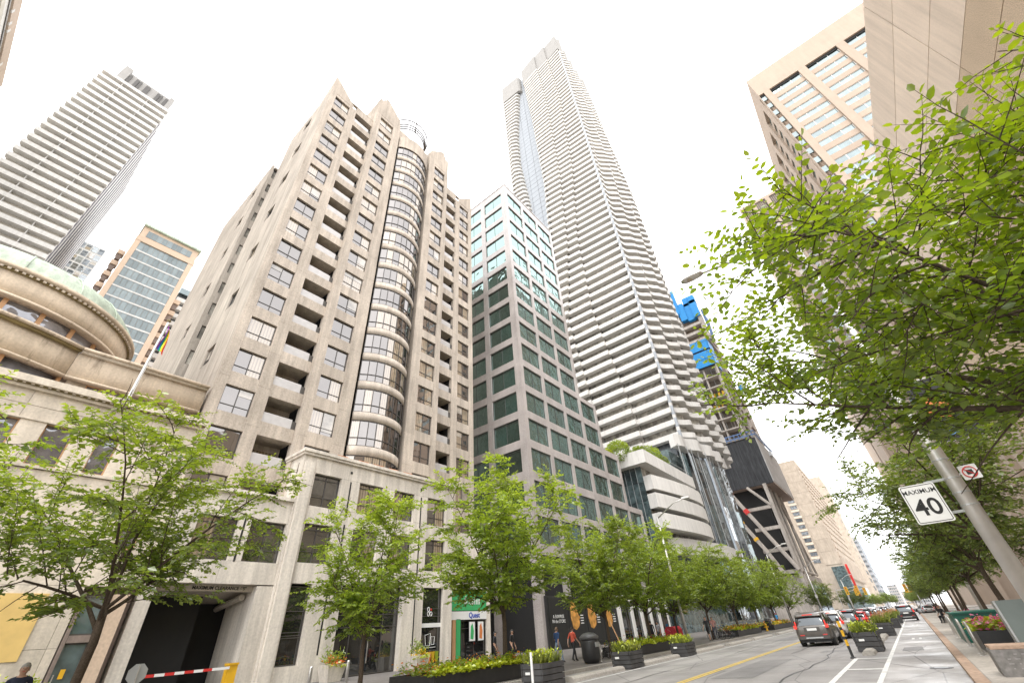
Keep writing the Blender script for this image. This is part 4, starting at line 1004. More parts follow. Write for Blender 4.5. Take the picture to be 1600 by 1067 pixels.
for j in range(4):
    for i in range(9):
        y0, y1 = -14+i*2.26, -14+(i+1)*2.26
        if i == 8 and j < 2: y1 = 4.4
        boxp('stone_block', -27.5, -27.0, y0+.006, y1-.006, .3+j*2.15, .3+(j+1)*2.15-.012, S1, ch)
window(ch, T(-26.95, 5.1, 6.7), .7, 1.3, 1, 1, (), fmat='wframe', gmat='plastic', fr=.05)
part('entrance_frame', MB().box(-27.3,-26.925,4.57,5.29,2.6,2.85).box(-27.3,-26.92,4.44,4.56,.3,4.35).box(-27.3,-26.92,5.3,5.42,.3,4.35), M_['brown'], ch)
window(ch, T(-27.05, 4.92, 3.55), .8, 1.4, 1, 1, (), gmat='glassT', name='fanlight')
dr = window(ch, T(-27.05, 4.92, 1.45), .8, 2.3, 1, 1, (), gmat='glassT', name='entrance_door')
part('notice_sheet', MB().box(-27.0,-26.98,4.8,4.95,1.45,1.75), M_['yellow'], dr)
part('door_pull', MB().box(-26.98,-26.94,4.62,4.66,1.0,1.6), M_['metal'], dr)
part('brick_strip', MB().box(-27.35,-26.98,5.45,6.05,.3,4.3), M_['peach'], ch)
part('yellow_shutter', MB().box(-27.1,-26.96,0.2,3.4,2.1,4.3), paint('yellow_hoarding',(0.72,0.50,0.18),.6), ch)
part('inner_mass', MB().box(-45,-27.52,-14,6.3,.3,12.3).box(-45,-30.0,-14,6.3,12.3,15.6), M_['brown'], ch)
# second tier: bow front and flat wing
def bow(r): 
    c = (-42.0, -6.3); a1 = .475
    pts = []
    for i in range(19):
        a = -.55+(a1+.55)*i/18; pts.append((c[0]+r*math.cos(a), c[1]+r*math.sin(a), math.cos(a), math.sin(a)))
    return pts
pw_ = bow(14.0)
def tier(parent, path, z0, z1, th, mat, name): return part(name, MB().sweep(path, [(0,z0),(0,z1),(th,z1),(th,z0)]), mat, parent, True)
tier(ch, pw_, 14.35, 15.78, .4, S2, 'bow_wall'); tier(ch, [(x+.12*a,y+.12*b,a,b) for x,y,a,b in pw_], 14.25, 14.36, .5, S2, 'bow_moulding')
tier(ch, [(x+.30*a,y+.30*b,a,b) for x,y,a,b in pw_], 15.9, 16.05, .7, S2, 'bow_cornice'); tier(ch, [(x+.18*a,y+.18*b,a,b) for x,y,a,b in pw_], 15.78, 15.9, .5, M_['ochre'], 'bow_dentils')
tier(ch, [(x-.35*a,y-.35*b,a,b) for x,y,a,b in pw_], 12.7, 14.3, .1, M_['plastic'], 'bow_plastic_sheet')
for i in range(0, 19, 3):
    x, y, a, b = pw_[i]; put('bow_post', boxm(.12,.14,1.6,M_['wframe'],'bow_post'), ch, T(x-.25*a, y-.25*b, 13.5) @ RZ(math.atan2(b,a)))
fl_ = [(-29.55,.12,1,0),(-29.55,6.4,1,0)]
tier(ch, fl_, 14.35, 15.78, .4, S2, 'wing_wall'); tier(ch, [(-29.43,.12,1,0),(-29.43,6.4,1,0)], 14.25, 14.36, .5, S2, 'wing_moulding')
tier(ch, [(-29.25,.2,1,0),(-29.25,6.4,1,0)], 15.9, 16.05, .7, S2, 'wing_cornice'); tier(ch, [(-29.37,.2,1,0),(-29.37,6.4,1,0)], 15.78, 15.9, .5, S1, 'wing_dentils')
tier(ch, [(-29.8,.3,1,0),(-29.8,1.1,1,0)], 12.7, 14.26, .2, S1, 'wing_panel'); tier(ch, [(-29.8,2.9,1,0),(-29.8,6.4,1,0)], 12.7, 14.26, .2, S1, 'wing_panel')
for y in (1.4, 2.0, 2.6): window(ch, T(-29.85, y, 13.5), .58, 1.5, 1, 1, (), fmat='wframe', gmat='plastic', fr=.04)
# drum and dome
DC = (-37.27,-4.19); DZ = 20.0
def ring(r, a0=-math.pi, a1=math.pi, n=64): return [(DC[0]+r*math.cos(a), DC[1]+r*math.sin(a), math.cos(a), math.sin(a)) for a in np.linspace(a0, a1, n+1)]
part('drum_wall', MB().sweep(ring(6.72), [(0,18.3),(0,19.62),(.5,19.62),(.5,18.3)]), S2, ch, True)
part('drum_moulding', MB().sweep(ring(6.86), [(0,18.15),(0,18.31),(.7,18.31),(.7,18.15)]), S2, ch, True)
part('drum_dentils', MB().sweep(ring(6.82), [(0,19.62),(0,19.76),(.5,19.76),(.5,19.62)]), M_['ochre'], ch, True)
part('drum_cornice', MB().sweep(ring(7.0), [(0,19.76),(0,20.0),(1.0,20.0),(1.0,19.76)]), S2, ch, True)
part('drum_plastic_sheet', MB().sweep(ring(6.35), [(0,15.9),(0,18.2)], closed_prof=False), M_['plastic'], ch, True)
for k in range(26):
    a = 2*math.pi*k/26+.1; put('drum_post', boxm(.12,.20,2.3,M_['wframe'],'drum_post'), ch, T(DC[0]+6.42*math.cos(a), DC[1]+6.42*math.sin(a), 17.05) @ RZ(a))
for k in range(150):
    a = 2*math.pi*k/150; put('dentil', boxm(.1,.14,.12,M_['sand2'],'dentil'), ch, T(DC[0]+6.87*math.cos(a), DC[1]+6.87*math.sin(a), 19.69) @ RZ(a))
for k in range(72): put('dentil', boxm(.1,.11,.06,M_['sand2'],'dentil'), ch, T(-26.72, -13.8+.28*k, 12.37))
prof_ = [(6.75,20.0)]+[(6.6*math.cos(t), 20.05+3.1*math.sin(t)) for t in np.linspace(0.05,1.5,14)]
part('dome', MB().lathe(prof_, 64, (DC[0],DC[1],0)), M_['copper'], ch, True)
for k in range(16):
    a = 2*math.pi*k/16+.06
    part('dome_rib', MB().tube([(DC[0]+(6.63*math.cos(t))*math.cos(a), DC[1]+6.63*math.cos(t)*math.sin(a), 20.05+3.13*math.sin(t)) for t in np.linspace(0.02,1.45,10)], .05, 4), M_['copper'], ch)
# flagpole with striped flag
fp = thing('flagpole', 'white flagpole flying a limp rainbow flag on the stone hall', 'flagpole', (-29.3, 2.86, 12.72))
part('pole', MB().tube([(-28.6,2.86,12.7),(-28.6,2.86,18.9)], [.09,.055], 10), M_['paper'], fp)
part('finial', MB().lathe([(.02,-.1),(.1,-.05),(.12,.03),(.07,.1),(.02,.12)], 10, (-28.6,2.86,19.0)), M_['ochre'], fp)
part('halyard', MB().tube([(-28.5,2.86,13.5),(-28.5,2.9,18.6)], .008, 4), M_['ink'], fp)
rb = [(0.28,0.03,0.35),(0.02,0.10,0.45),(0.02,0.38,0.10),(0.85,0.70,0.02),(0.85,0.28,0.02),(0.70,0.02,0.03)]
fl0 = put('flag', None, fp, I4)
for i, c in enumerate(rb):
    mb = MB(); vs = []; fs = []
    for k in range(9):
        t = k/8.0; z = 18.6-1.65*t
        for e in (0, 1):
            u = (i+e)/6.0
            vs.append((-28.55+.10*math.sin(9*u+3*t)+.05*t, 2.95+.42*u*(0.35+.65*t)+.05*math.sin(5*t), z-.28*u+.05*math.sin(11*u)))
    for k in range(8): fs.append((2*k,2*k+1,2*k+3,2*k+2))
    mb.add(vs, fs); part('flag_stripe', mb, paint('flag_%d'%i, c, .7), fl0, True)
# ------------------------------------------------------------------ trees and plants
def unit(v): 
    n = np.linalg.norm(v); return v/n if n > 1e-9 else v
class Leaves:
    def __init__(s): s.p = []; s.d = []; s.n = []; s.s = []; s.t = []
    def add(s, p, d, n, size, tone): s.p.append(p); s.d.append(d); s.n.append(n); s.s.append(size); s.t.append(tone)
    def mesh(s, name, mat, fine=False, width=0.55):
        P = np.array(s.p); D = np.array(s.d); N = np.array(s.n); S = np.array(s.s)[:,None]; Tn = np.array(s.t)
        D /= np.linalg.norm(D,axis=1)[:,None]+1e-9
        N = N-D*np.sum(N*D,axis=1)[:,None]; N /= np.linalg.norm(N,axis=1)[:,None]+1e-9
        X = np.cross(D, N)
        if fine: shape = [(0,0,0),(.30,-.38,.06),(.68,-.36,.05),(1,0,-.10),(.68,.36,.05),(.30,.38,.06),(.33,0,-.02),(.68,0,-.03)]; faces = [(0,6,1),(1,6,7,2),(2,7,3),(0,5,6),(5,4,7,6),(4,3,7)]
        else: shape = [(0,0,0),(.48,-.5,.10),(1,0,-.06),(.48,.5,.10)]; faces = [(0,1,2),(0,2,3)]
        k = len(shape); n = len(P); V = np.zeros((n,k,3))
        for i, (a, b, c) in enumerate(shape): V[:,i] = P+D*S*a+X*S*b*width*(1.0 if not fine else 1.3)+N*S*c
        me = bpy.data.meshes.new(name)
        fl = []; ls = []; lt_ = []; pos = 0
        base = np.arange(n)*k
        loops = np.concatenate([np.stack([base+i for i in f],1) for f in faces],1).ravel()
        sizes = np.tile([len(f) for f in faces], n); starts = np.concatenate([[0],np.cumsum(sizes)[:-1]])
        me.vertices.add(n*k); me.vertices.foreach_set('co', V.reshape(-1))
        me.loops.add(len(loops)); me.loops.foreach_set('vertex_index', loops.astype(np.int32))
        me.polygons.add(len(sizes)); me.polygons.foreach_set('loop_start', starts.astype(np.int32))
        me.update(calc_edges=True); me.validate()
        at = me.attributes.new('tone', 'FLOAT', 'POINT'); at.data.foreach_set('value', np.repeat(Tn,k).astype(np.float32))
        if fine: me.polygons.foreach_set('use_smooth', [True]*len(me.polygons))
        me.materials.append(mat); return me

def grow_tree(seed, hf=2.6, limbs=7, height=8.5, radius=3.3, r0=.13, leaf=.10, spacing=.075, sub=6, tw=6, twl=.75, mat='leaf', lean=(0,0), fine=False, zlow=2.4, vase=(40,72), keep=1.0, width=.55, droop=.25):
    g = np.random.default_rng(seed); wood = MB(); L = Leaves()
    zc = (zlow+height)/2; rz = (height-zlow)/2
    def inside(p, slack=1.0):
        a = math.atan2(p[1], p[0]); wob = 1+.14*math.sin(3*a+seed)+.10*math.sin(7*a+2*seed+p[2]*1.3)
        hz = (p[2]-zc)/rz
        rr_ = radius*wob*(1.0 if hz < 0 else 1.0)
        return ((p[0]-lean[0]*(p[2]/height))**2+(p[1]-lean[1]*(p[2]/height))**2)/rr_**2+abs(hz)**2.4 < slack
    pts = [np.array([0,0,-.1]), np.array([.02,.01,hf*.35]), np.array([g.uniform(-.06,.06)+lean[0]*.15,g.uniform(-.06,.06)+lean[1]*.15,hf*.75]), np.array([lean[0]*.25,lean[1]*.25,hf])]
    wood.tube([tuple(p) for p in pts], [r0*1.3,r0*.95,r0*.85,r0*.78], 9)
    fork = pts[-1]
    def curve(p, d, length, n, bend, jit):
        out_ = [p]; q = p.copy(); d = unit(d); ks = g.normal(0,jit,(n,3))
        for i in range(n):
            d = unit(d+ks[i]+np.array([0,0,bend/n])); q = q+d*length/n; out_.append(q)
        return out_, d
    def twig(p, d, length):
        if not inside(p, 1.05): return
        c, _ = curve(p, d, length, 3, -droop, .07)
        if not inside(c[-1], 1.18): return
        wood.tube([tuple(x) for x in c], [.009*r0/.13,.007*r0/.13,.005*r0/.13,.003*r0/.13], 3, False)
        n = max(3, int(length/spacing)); side = 1; rn = g.normal(0,1,(n+1,9)); ru = g.random((n+1,3))
        for i in range(1, n+1):
            if ru[i,0] > keep: continue
            t = i/n*3; k = min(int(t), 2); seg = c[k+1]-c[k]; q = c[k]+seg*(t-k); dd = unit(seg)
            if not inside(q, 1.12): continue
            h = unit(np.array([dd[1],-dd[0],0.0])+rn[i,:3]*.12); side = -side
            ld = dd*.55+h*side*.9+np.array([0,0,-.12])+rn[i,3:6]*.14 if i < n else dd
            hh = min(1,max(0,(q[2]-zlow)/(height-zlow)))
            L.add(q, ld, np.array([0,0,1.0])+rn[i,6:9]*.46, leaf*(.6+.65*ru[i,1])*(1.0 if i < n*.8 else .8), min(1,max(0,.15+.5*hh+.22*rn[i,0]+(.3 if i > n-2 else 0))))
    for i in range(limbs):
        a = 2*math.pi*(i+g.uniform(-.25,.25))/limbs; e = R(vase[0]+(vase[1]-vase[0])*((i*0.618+g.uniform(-.1,.1))%1)) if i else R(84)
        d = np.array([math.cos(a)*math.cos(e), math.sin(a)*math.cos(e), math.sin(e)])
        st = fork+np.array([0,0,g.uniform(-.45,.1)]) if i > 1 else fork
        Lm = min((height-hf)*.92/max(.35,math.sin(e)), radius*.92/max(.3,math.cos(e)))*g.uniform(.88,1.02)
        c, _ = curve(st, d, Lm, 7, -.12 if e < R(60) else -.03, .05)
        rr = r0*.46*g.uniform(.8,1.1)
        nk = 8
        while nk > 3 and not inside(c[nk-1], .98): nk -= 1
        wood.tube([tuple(x) for x in c[:nk]], [rr*(1-.84*k/7) for k in range(nk)], 6, False)
        for j in range(sub):
            t = .16+.84*(j+g.uniform(-.3,.3))/max(1,sub-1); t = min(max(t,.12),.99)*7; k = min(int(t),6); p = c[k]+(c[k+1]-c[k])*(t-k); dd = unit(c[k+1]-c[k])
            h = unit(np.cross(dd, g.normal(0,1,3)))
            sd = unit(dd*.65+h*.85+np.array([0,0,-.05])); Ls = (.9+Lm*.22)*(1.15-.6*t/7)*g.uniform(.8,1.25)
            if not inside(p, 1.0): continue
            c2, _ = curve(p, sd, Ls, 4, -.12, .09)
            if not inside(c2[-1], 1.05): c2 = [p+(q-p)*.6 for q in c2]
            wood.tube([tuple(x) for x in c2], [rr*.26*(1-.8*q/4)+.003 for q in range(5)], 4, False)
            for m in range(tw):
                t2 = (.08+.92*(m+.5+g.uniform(-.3,.3))/tw)*4; k2 = min(int(t2),3); p2 = c2[k2]+(c2[k2+1]-c2[k2])*(t2-k2); d2 = unit(c2[k2+1]-c2[k2])
                h2 = unit(np.cross(d2, [0,0,1.0])+g.normal(0,.35,3))*(1 if m % 2 else -1)
                twig(p2, d2*.7+h2*.9+g.normal(0,.12,3), twl*g.uniform(.65,1.25))
            twig(c2[-1], c2[-1]-c2[-2], twl*g.uniform(.7,1.2))
        twig(c[nk-1], c[nk-1]-c[nk-2], twl*1.2)
    wm = wood.mesh('trunk', M_['bark'], True)
    return wm, L.mesh('crown', M_[mat], fine, width), len(L.p)
def plant_tree(name, label, x, y, zg, meshes, rz=0, sc=1.0, group=None):
    t = put(name, None, None, T(x,y,zg) @ RZ(rz) @ Matrix.Diagonal((sc,sc,sc,1)), label=label, cat='tree', group=group)
    put('trunk', meshes[0], t, W[t]); put('crown', meshes[1], t, W[t]); return t

# near tree on the right, leaves large in view
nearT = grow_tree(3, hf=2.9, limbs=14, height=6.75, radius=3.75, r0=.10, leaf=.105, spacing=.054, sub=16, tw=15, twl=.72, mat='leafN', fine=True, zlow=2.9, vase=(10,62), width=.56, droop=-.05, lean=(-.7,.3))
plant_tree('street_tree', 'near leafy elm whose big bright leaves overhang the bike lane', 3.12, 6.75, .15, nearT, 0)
# row of denser trees on the right
dense = [grow_tree(20+i, hf=2.9, limbs=9, height=7.6, radius=3.3, r0=.13, leaf=.185, spacing=.06, sub=11, tw=12, twl=.72, mat='leafD', width=.62, zlow=2.4, vase=(18,70)) for i in range(2)]
leanT = grow_tree(31, hf=3.4, limbs=9, height=8.2, radius=3.8, r0=.13, leaf=.17, spacing=.06, sub=12, tw=12, twl=.75, mat='leafD', width=.62, zlow=2.9, vase=(15,65), lean=(-1.6,1.2))
plant_tree('street_tree', 'leaning dark-trunked tree behind the speed sign', 3.3, 22.5, .15, leanT, 0)
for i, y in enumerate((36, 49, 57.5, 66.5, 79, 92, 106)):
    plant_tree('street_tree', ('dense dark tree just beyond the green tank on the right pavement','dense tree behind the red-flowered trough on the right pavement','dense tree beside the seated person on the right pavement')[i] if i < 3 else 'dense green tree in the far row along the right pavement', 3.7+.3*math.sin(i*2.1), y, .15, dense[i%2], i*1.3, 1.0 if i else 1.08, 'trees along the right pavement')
# left row
openT = grow_tree(41, hf=2.7, limbs=7, height=8.1, radius=3.7, r0=.11, leaf=.16, spacing=.05, sub=14, tw=14, twl=.70, width=.62, zlow=2.5, vase=(22,72), keep=.95)
slimT = grow_tree(44, hf=2.0, limbs=7, height=7.0, radius=2.55, r0=.085, leaf=.165, spacing=.047, sub=13, tw=14, twl=.55, width=.6, zlow=1.8, vase=(18,75), keep=.95)
rowT = [grow_tree(50+i, hf=2.5, limbs=9, height=9.0, radius=4.0, r0=.105, leaf=.185, spacing=.052, sub=13, tw=14, twl=.72, width=.66, zlow=2.3, vase=(20,72)) for i in range(3)]
zk = zl(-16)
plant_tree('street_tree', 'open multi-limbed young tree in front of the garage entry', -15.6, 3.1, zk, openT, R(20))
plant_tree('street_tree', 'half hidden young tree before the domed stone hall', -15.6, -2.2, zk, openT, R(190), .95)
plant_tree('street_tree', 'slim young tree standing before the podium entrance doors', -15.6, 10.75, zk, slimT, R(70))
plant_tree('street_tree', 'full green tree rising from the flower bed before the green shop sign', -15.4, 18.2, zk, rowT[0], R(10), 1.1)
LTL = ['bushy tree between the dark litter bin and the portrait posters','full tree shading the lit shopfront beyond the posters','tree beside the silver lamp post before the glass podium','tree rising behind the parked bicycle cluster','tree standing over the yellow flower bed']+['bushy green tree in the far row along the left pavement']*3
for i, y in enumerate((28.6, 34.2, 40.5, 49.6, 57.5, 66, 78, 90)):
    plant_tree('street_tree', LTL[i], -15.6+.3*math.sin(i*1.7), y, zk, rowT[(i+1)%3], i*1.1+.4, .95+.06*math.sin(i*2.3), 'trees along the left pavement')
for i, (x, y) in enumerate(((-16,128),(-16,140),(-16,200),(-15,240),(-15,300),(-15,340),(-14.5,390),(5,200),(4,240),(-13.5,440),(-13,490),(-12.5,545),(-12,600),(3.5,122),(3.5,135),(3,290),(2,350),(2,420),(1.5,500),(1,580))):
    plant_tree('street_tree', 'street tree just before the far crossing' if y < 150 else 'distant street tree beyond the far crossing', x, y, .15, dense[i%2], i*.8, 1.0 if y < 420 else 1.35, 'street trees before the far crossing' if y < 150 else 'distant street trees')

def blob_plant(name, mat, parent, boxb, n, leaf, seed, zbase, hgt, up=.6, width=.6, kind=None):
    g = np.random.default_rng(seed); L = Leaves()
    x0, x1, y0, y1 = boxb
    for i in range(n):
        p = np.array([g.uniform(x0,x1), g.uniform(y0,y1), 0]); hh = hgt*(.55+.45*math.sin(p[0]*5.1+seed)*math.sin(p[1]*3.7))*g.uniform(.3,1.0)
        p[2] = zbase+hh
        d = np.array([g.normal(), g.normal(), g.uniform(-.1,up)]); L.add(p, unit(d), np.array([0,0,1.0])+g.normal(0,.5,3), leaf*g.uniform(.6,1.3), g.random())
    return put(name, L.mesh(name, M_[mat], False, width), parent, kind='stuff')
def grass_tuft(parent, boxb, n, hgt, seed, zbase, mat='grassy', name='grasses'):
    g = np.random.default_rng(seed); L = Leaves(); x0, x1, y0, y1 = boxb; cx, cy = (x0+x1)/2, (y0+y1)/2
    for i in range(n):
        p = np.array([g.uniform(x0,x1), g.uniform(y0,y1), zbase]); d = unit(np.array([(p[0]-cx)*.9+g.normal(0,.25), (p[1]-cy)*.6+g.normal(0,.25), 1.0]))
        L.add(p, d, np.array([g.normal(),g.normal(),.3]), hgt*g.uniform(.5,1.1), g.random())
    return put(name, L.mesh(name, M_[mat], False, .05), parent)
# roof garden on the glass podium
for i, (x, y, s, m, lab) in enumerate(((-29.4,68.5,2.6,'leaf','round green shrub on the podium roof terrace'),(-27.3,73.0,2.2,'leafD','dark bushy shrub on the podium roof terrace'),(-27.0,76.5,2.8,'leaf','bright spreading shrub on the podium roof terrace'),(-26.9,81,2.3,'leafD','low dark shrub on the terrace edge'),(-30.6,66.4,1.2,'lime','lime green ground shrub on the terrace corner'))):
    t = thing('terrace_shrub', lab, 'shrub', (x,y,25.0))
    g = np.random.default_rng(i); L = Leaves()
    for q in range(1400):
        v = unit(g.normal(0,1,3))*g.uniform(.5,1)**.6; p = np.array([x,y,25.6+s*.6])+v*np.array([s*.75,s*.9,s*.75])
        L.add(p, unit(v+g.normal(0,.6,3)), g.normal(0,1,3)+np.array([0,0,1]), .38, g.random()*.6+.4*(v[2]>0))
    put('foliage', L.mesh('foliage', M_[m], False, .6), t)
    part('stem', MB().tube([(x,y,25.0),(x,y,25.6+s*.5)], [.12,.06], 6), M_['bark'], t)
# ------------------------------------------------------------------ street furniture
def slat_planter(x, y, label, plant='grass', rz=0, L=1.5, Wd=1.0, H=.78, seed=0, group=None, tag=True):
    t = thing('slat_planter', label, 'planter', (x,y,0), rz, group=group); M0 = W[t]
    for j in range(4):
        z0 = .03+j*(H-.03)/4; z1 = z0+(H-.03)/4-.022
        for sx in (-1,1): put('board', boxm(.05, L, z1-z0, M_['char'], 'board'), t, M0 @ T(sx*(Wd/2-.025)*(1.0+.05*(j/3.0)), 0, (z0+z1)/2))
        for sy in (-1,1): put('board', boxm(Wd-.11, .05, z1-z0, M_['char'], 'board'), t, M0 @ T(0, sy*(L/2-.03), (z0+z1)/2))
    part('soil', MB().box(-Wd/2+.06,Wd/2-.06,-L/2+.06,L/2-.06,.05,H-.1), M_['soil'], t, M=M0)
    if tag: part('plate', MB().box(-Wd/2+.2,-Wd/2+.42,-L/2-.012,-L/2-.004,.42,.50), M_['paper'], t, M=M0)
    b = (-Wd/2+.12,Wd/2-.12,-L/2+.12,L/2-.12)
    g = np.random.default_rng(seed); Lv = Leaves()
    n = 420
    for i in range(n):
        p = np.array([g.uniform(b[0],b[1]), g.uniform(b[2],b[3]), H-.12]); d = unit(np.array([p[0]*1.1+g.normal(0,.22), p[1]*.7+g.normal(0,.22), 1.0]))
        Lv.add(p, d, np.array([g.normal(),g.normal(),.3]), (.5 if plant=='grass' else .62)*g.uniform(.45,1.1), g.random())
    put('grasses', Lv.mesh('grasses', M_['grassy'], False, .06), t, M0, kind='stuff')
    Lf = Leaves()
    for i in range(260):
        p = np.array([g.uniform(b[0]-.1,b[1]+.1), g.uniform(b[2]-.1,b[3]+.1), H+g.uniform(-.1,.35)]); Lf.add(p, unit(g.normal(0,1,3)+np.array([0,0,.4])), np.array([0,0,1.0])+g.normal(0,.5,3), .16*g.uniform(.6,1.2), g.random())
    put('foliage', Lf.mesh('foliage', M_['lime' if plant!='red' else 'grassy'], False, .5), t, M0, kind='stuff')
    if plant == 'red':
        Lp = Leaves()
        for i in range(130): Lp.add(np.array([g.uniform(b[0],b[1]), g.uniform(b[2],b[3]), H+g.uniform(.2,.6)]), unit(g.normal(0,.4,3)+np.array([0,0,1])), g.normal(0,1,3), .12, g.random())
        put('flower_heads', Lp.mesh('flower_heads', M_['plume'], False, .5), t, M0, kind='stuff')
    return t
ROWL = 'black slat planters along the left lane'
slat_planter(-12.35, 16.9, 'black slat planter with tall grasses before the white post', seed=1)
slat_planter(-12.2, 24.0, 'black slat planter holding a leaning wooden stake', seed=2, H=.72)
slat_planter(-12.0, 31.2, 'black slat planter with yellow flowers beside the pavement lamp post', seed=3, H=.7)
slat_planter(-2.35, 29.9, 'black slat planter with bright grass beside the yellow striped post', seed=4)
slat_planter(-2.2, 44.5, 'black slat planter with orange grasses behind the queue of cars', 'red', seed=5)
slat_planter(-2.1, 58.5, 'black slat planter with orange plumes further along the bike lane', 'red', seed=6)
slat_planter(-2.1, 72, 'black slat planter furthest along the bike lane', 'red', seed=7)
stk = put('wooden_stake', MB().tube([(-12.3,24.0,.6),(-12.75,23.75,2.05)], .03, 5).mesh('wooden_stake', M_['wframe']), label='pale wooden stake leaning out of a slat planter', cat='stake')
wpst = thing('flexible_post', 'white flexible lane post before the grassy slat planter', 'post', (-11.6,15.2,0)); part('shaft', MB().tube([(-11.6,15.2,.04),(-11.6,15.2,1.15)], .045, 10), M_['paper'], wpst); part('base', MB().lathe([(.12,0),(.12,.03),(.05,.05)], 12, (-11.6,15.2,0)), M_['black'], wpst)
def lane_curb(x, y0, y1, label, grp):
    t = put('lane_curb', MB().prismy([(-.24,0),(.24,0),(.21,.1),(.13,.17),(-.13,.17),(-.21,.1)], -(y1-y0)/2, (y1-y0)/2).mesh('lane_curb', M_['kerbL']), None, T(x,(y0+y1)/2,0), label=label, cat='kerb', group=grp)
    return t
for y0, y1 in ((7,12),(18.3,22.9),(25.2,30.1),(32.4,39),(40.5,47),(48,55),(58,66),(70,80)): lane_curb(-12.1, y0, y1, 'long pale concrete lane separator lying between slat planters on the left', 'lane separators on the left')
for y0, y1 in ((27.2,28.9),(30.9,36.5),(38,43.4),(45.6,50),(51,57.4)): lane_curb(-2.35, y0, y1, 'pale concrete separator block beside the bike lane planters', 'lane separators on the right')
# striped post
sp = thing('striped_post', 'yellow and black striped flexible post at the bike lane end', 'post', (-2.82,25.9,0))
part('base', MB().lathe([(.11,0),(.11,.03),(.055,.06),(.05,.32)], 12, (-2.82,25.9,0)), M_['black'], sp)
for i in range(10): part('stripe', MB().lathe([(.055,0),(.055,.108)], 12, (-2.82,25.9,.32+i*.109)), M_['yellow' if i%3 else 'black'], sp)
# speed sign pole with lamp
pole = thing('lamp_post', 'tall galvanised lamp post carrying the speed sign', 'lamp post', (1.79,13.2,.15))
part('shaft', MB().tube([(1.79,13.2,.15),(1.79,13.2,5),(1.79,13.2,11.2)], [.165,.14,.09], 18), M_['metal'], pole, True)
part('base_flange', MB().lathe([(.26,0),(.26,.05),(.2,.12),(.17,.3)], 18, (1.79,13.2,.15)), M_['metal'], pole, True)
part('arm', MB().tube([(1.79,13.2,10.6),(1.4,13.2,11.4),(.6,13.2,11.75),(-1.0,13.05,11.85)], [.06,.05,.045,.04], 8), M_['metal'], pole, True)
lh = MB(); secs = [(-.98,.10,.08),(-1.1,.16,.10),(-1.35,.19,.13),(-1.6,.17,.11),(-1.75,.08,.05)]
vs = []; 
for x, wy_, hz in secs:
    for k in range(12): t = 2*math.pi*k/12; vs.append((x, 13.05+wy_*math.cos(t), 11.86+hz*(math.sin(t) if math.sin(t)>0 else .45*math.sin(t))))
fs = [(i*12+k,i*12+(k+1)%12,(i+1)*12+(k+1)%12,(i+1)*12+k) for i in range(4) for k in range(12)]+[tuple(range(12))[::-1], tuple(range(48,60))]
lh.add(vs, fs); part('lamp_head', lh, M_['metal'], pole, True)
part('lamp_lens', MB().lathe([(.05,-.03),(.13,0),(.05,.01)], 14, (-1.45,13.05,11.82)), paint('lens',(0.5,0.42,0.32),.3), pole)
for z in (3.3, 3.55, 3.85, 4.25): part('strap', MB().lathe([(.158,0),(.158,.025)], 18, (1.79,13.2,z)), M_['lframe'], pole)
part('sign_bracket', MB().box(1.3,1.7,13.16,13.2,3.2,3.25).box(1.3,1.7,13.16,13.2,3.85,3.9), M_['lframe'], pole)
sg = thing('speed_sign', 'white speed sign reading MAXIMUM 40 fixed to the lamp post', 'sign', (1.12,13.0,3.45))
def rrect(w_, h_, r_, n=5):
    pts = []
    for cx, cz, a0 in ((w_/2-r_,h_/2-r_,0),(-w_/2+r_,h_/2-r_,90),(-w_/2+r_,-h_/2+r_,180),(w_/2-r_,-h_/2+r_,270)):
        for k in range(n+1): a = R(a0+90*k/n); pts.append((cx+r_*math.cos(a), cz+r_*math.sin(a)))
    return pts
SM = T(1.12,13.0,3.455) @ RZ(R(4))
part('plate', MB().prismy(rrect(.62,.79,.045), 0, .012), M_['paper'], sg, M=SM)
bo_ = rrect(.575,.745,.035); bi_ = rrect(.55,.72,.025)
mb = MB(); n_ = len(bo_)
mb.add([(x,-.002,z) for x,z in bo_]+[(x,-.002,z) for x,z in bi_], [(i,(i+1)%n_,n_+(i+1)%n_,n_+i) for i in range(n_)]); part('border', mb, M_['ink'], sg, M=SM)
text3d('word_lettering', 'MAXIMUM', .128, SM @ T(0,-.003,.245) @ UPY, M_['ink'], sg, offset=.0012, ext=.001)
text3d('number_lettering', '40', .46, SM @ T(0,-.003,-.09) @ UPY, M_['ink'], sg, offset=.006, ext=.001)
ns = thing('no_stopping_sign', 'small round red and black prohibition sign behind the lamp post', 'sign', (2.05,13.3,3.6))
NM = T(2.16,13.5,3.98) @ RZ(R(-6))
part('plate', MB().prismy(rrect(.3,.3,.02), 0, .01), M_['paper'], ns, M=NM)
part('red_ring', MB().tube([(.11*math.cos(t),-.006,.11*math.sin(t)) for t in np.linspace(0,2*math.pi,21)], .013, 4, False).tube([(-.075,-.006,.075),(.075,-.006,-.075)], .012, 4), M_['red'], ns, M=NM)
part('symbol', MB().box(-.055,.055,-.004,-.002,-.05,.05), M_['ink'], ns, M=NM)
part('arm', MB().box(-.3,.0,.01,.03,-.02,.02), M_['lframe'], ns, M=NM)
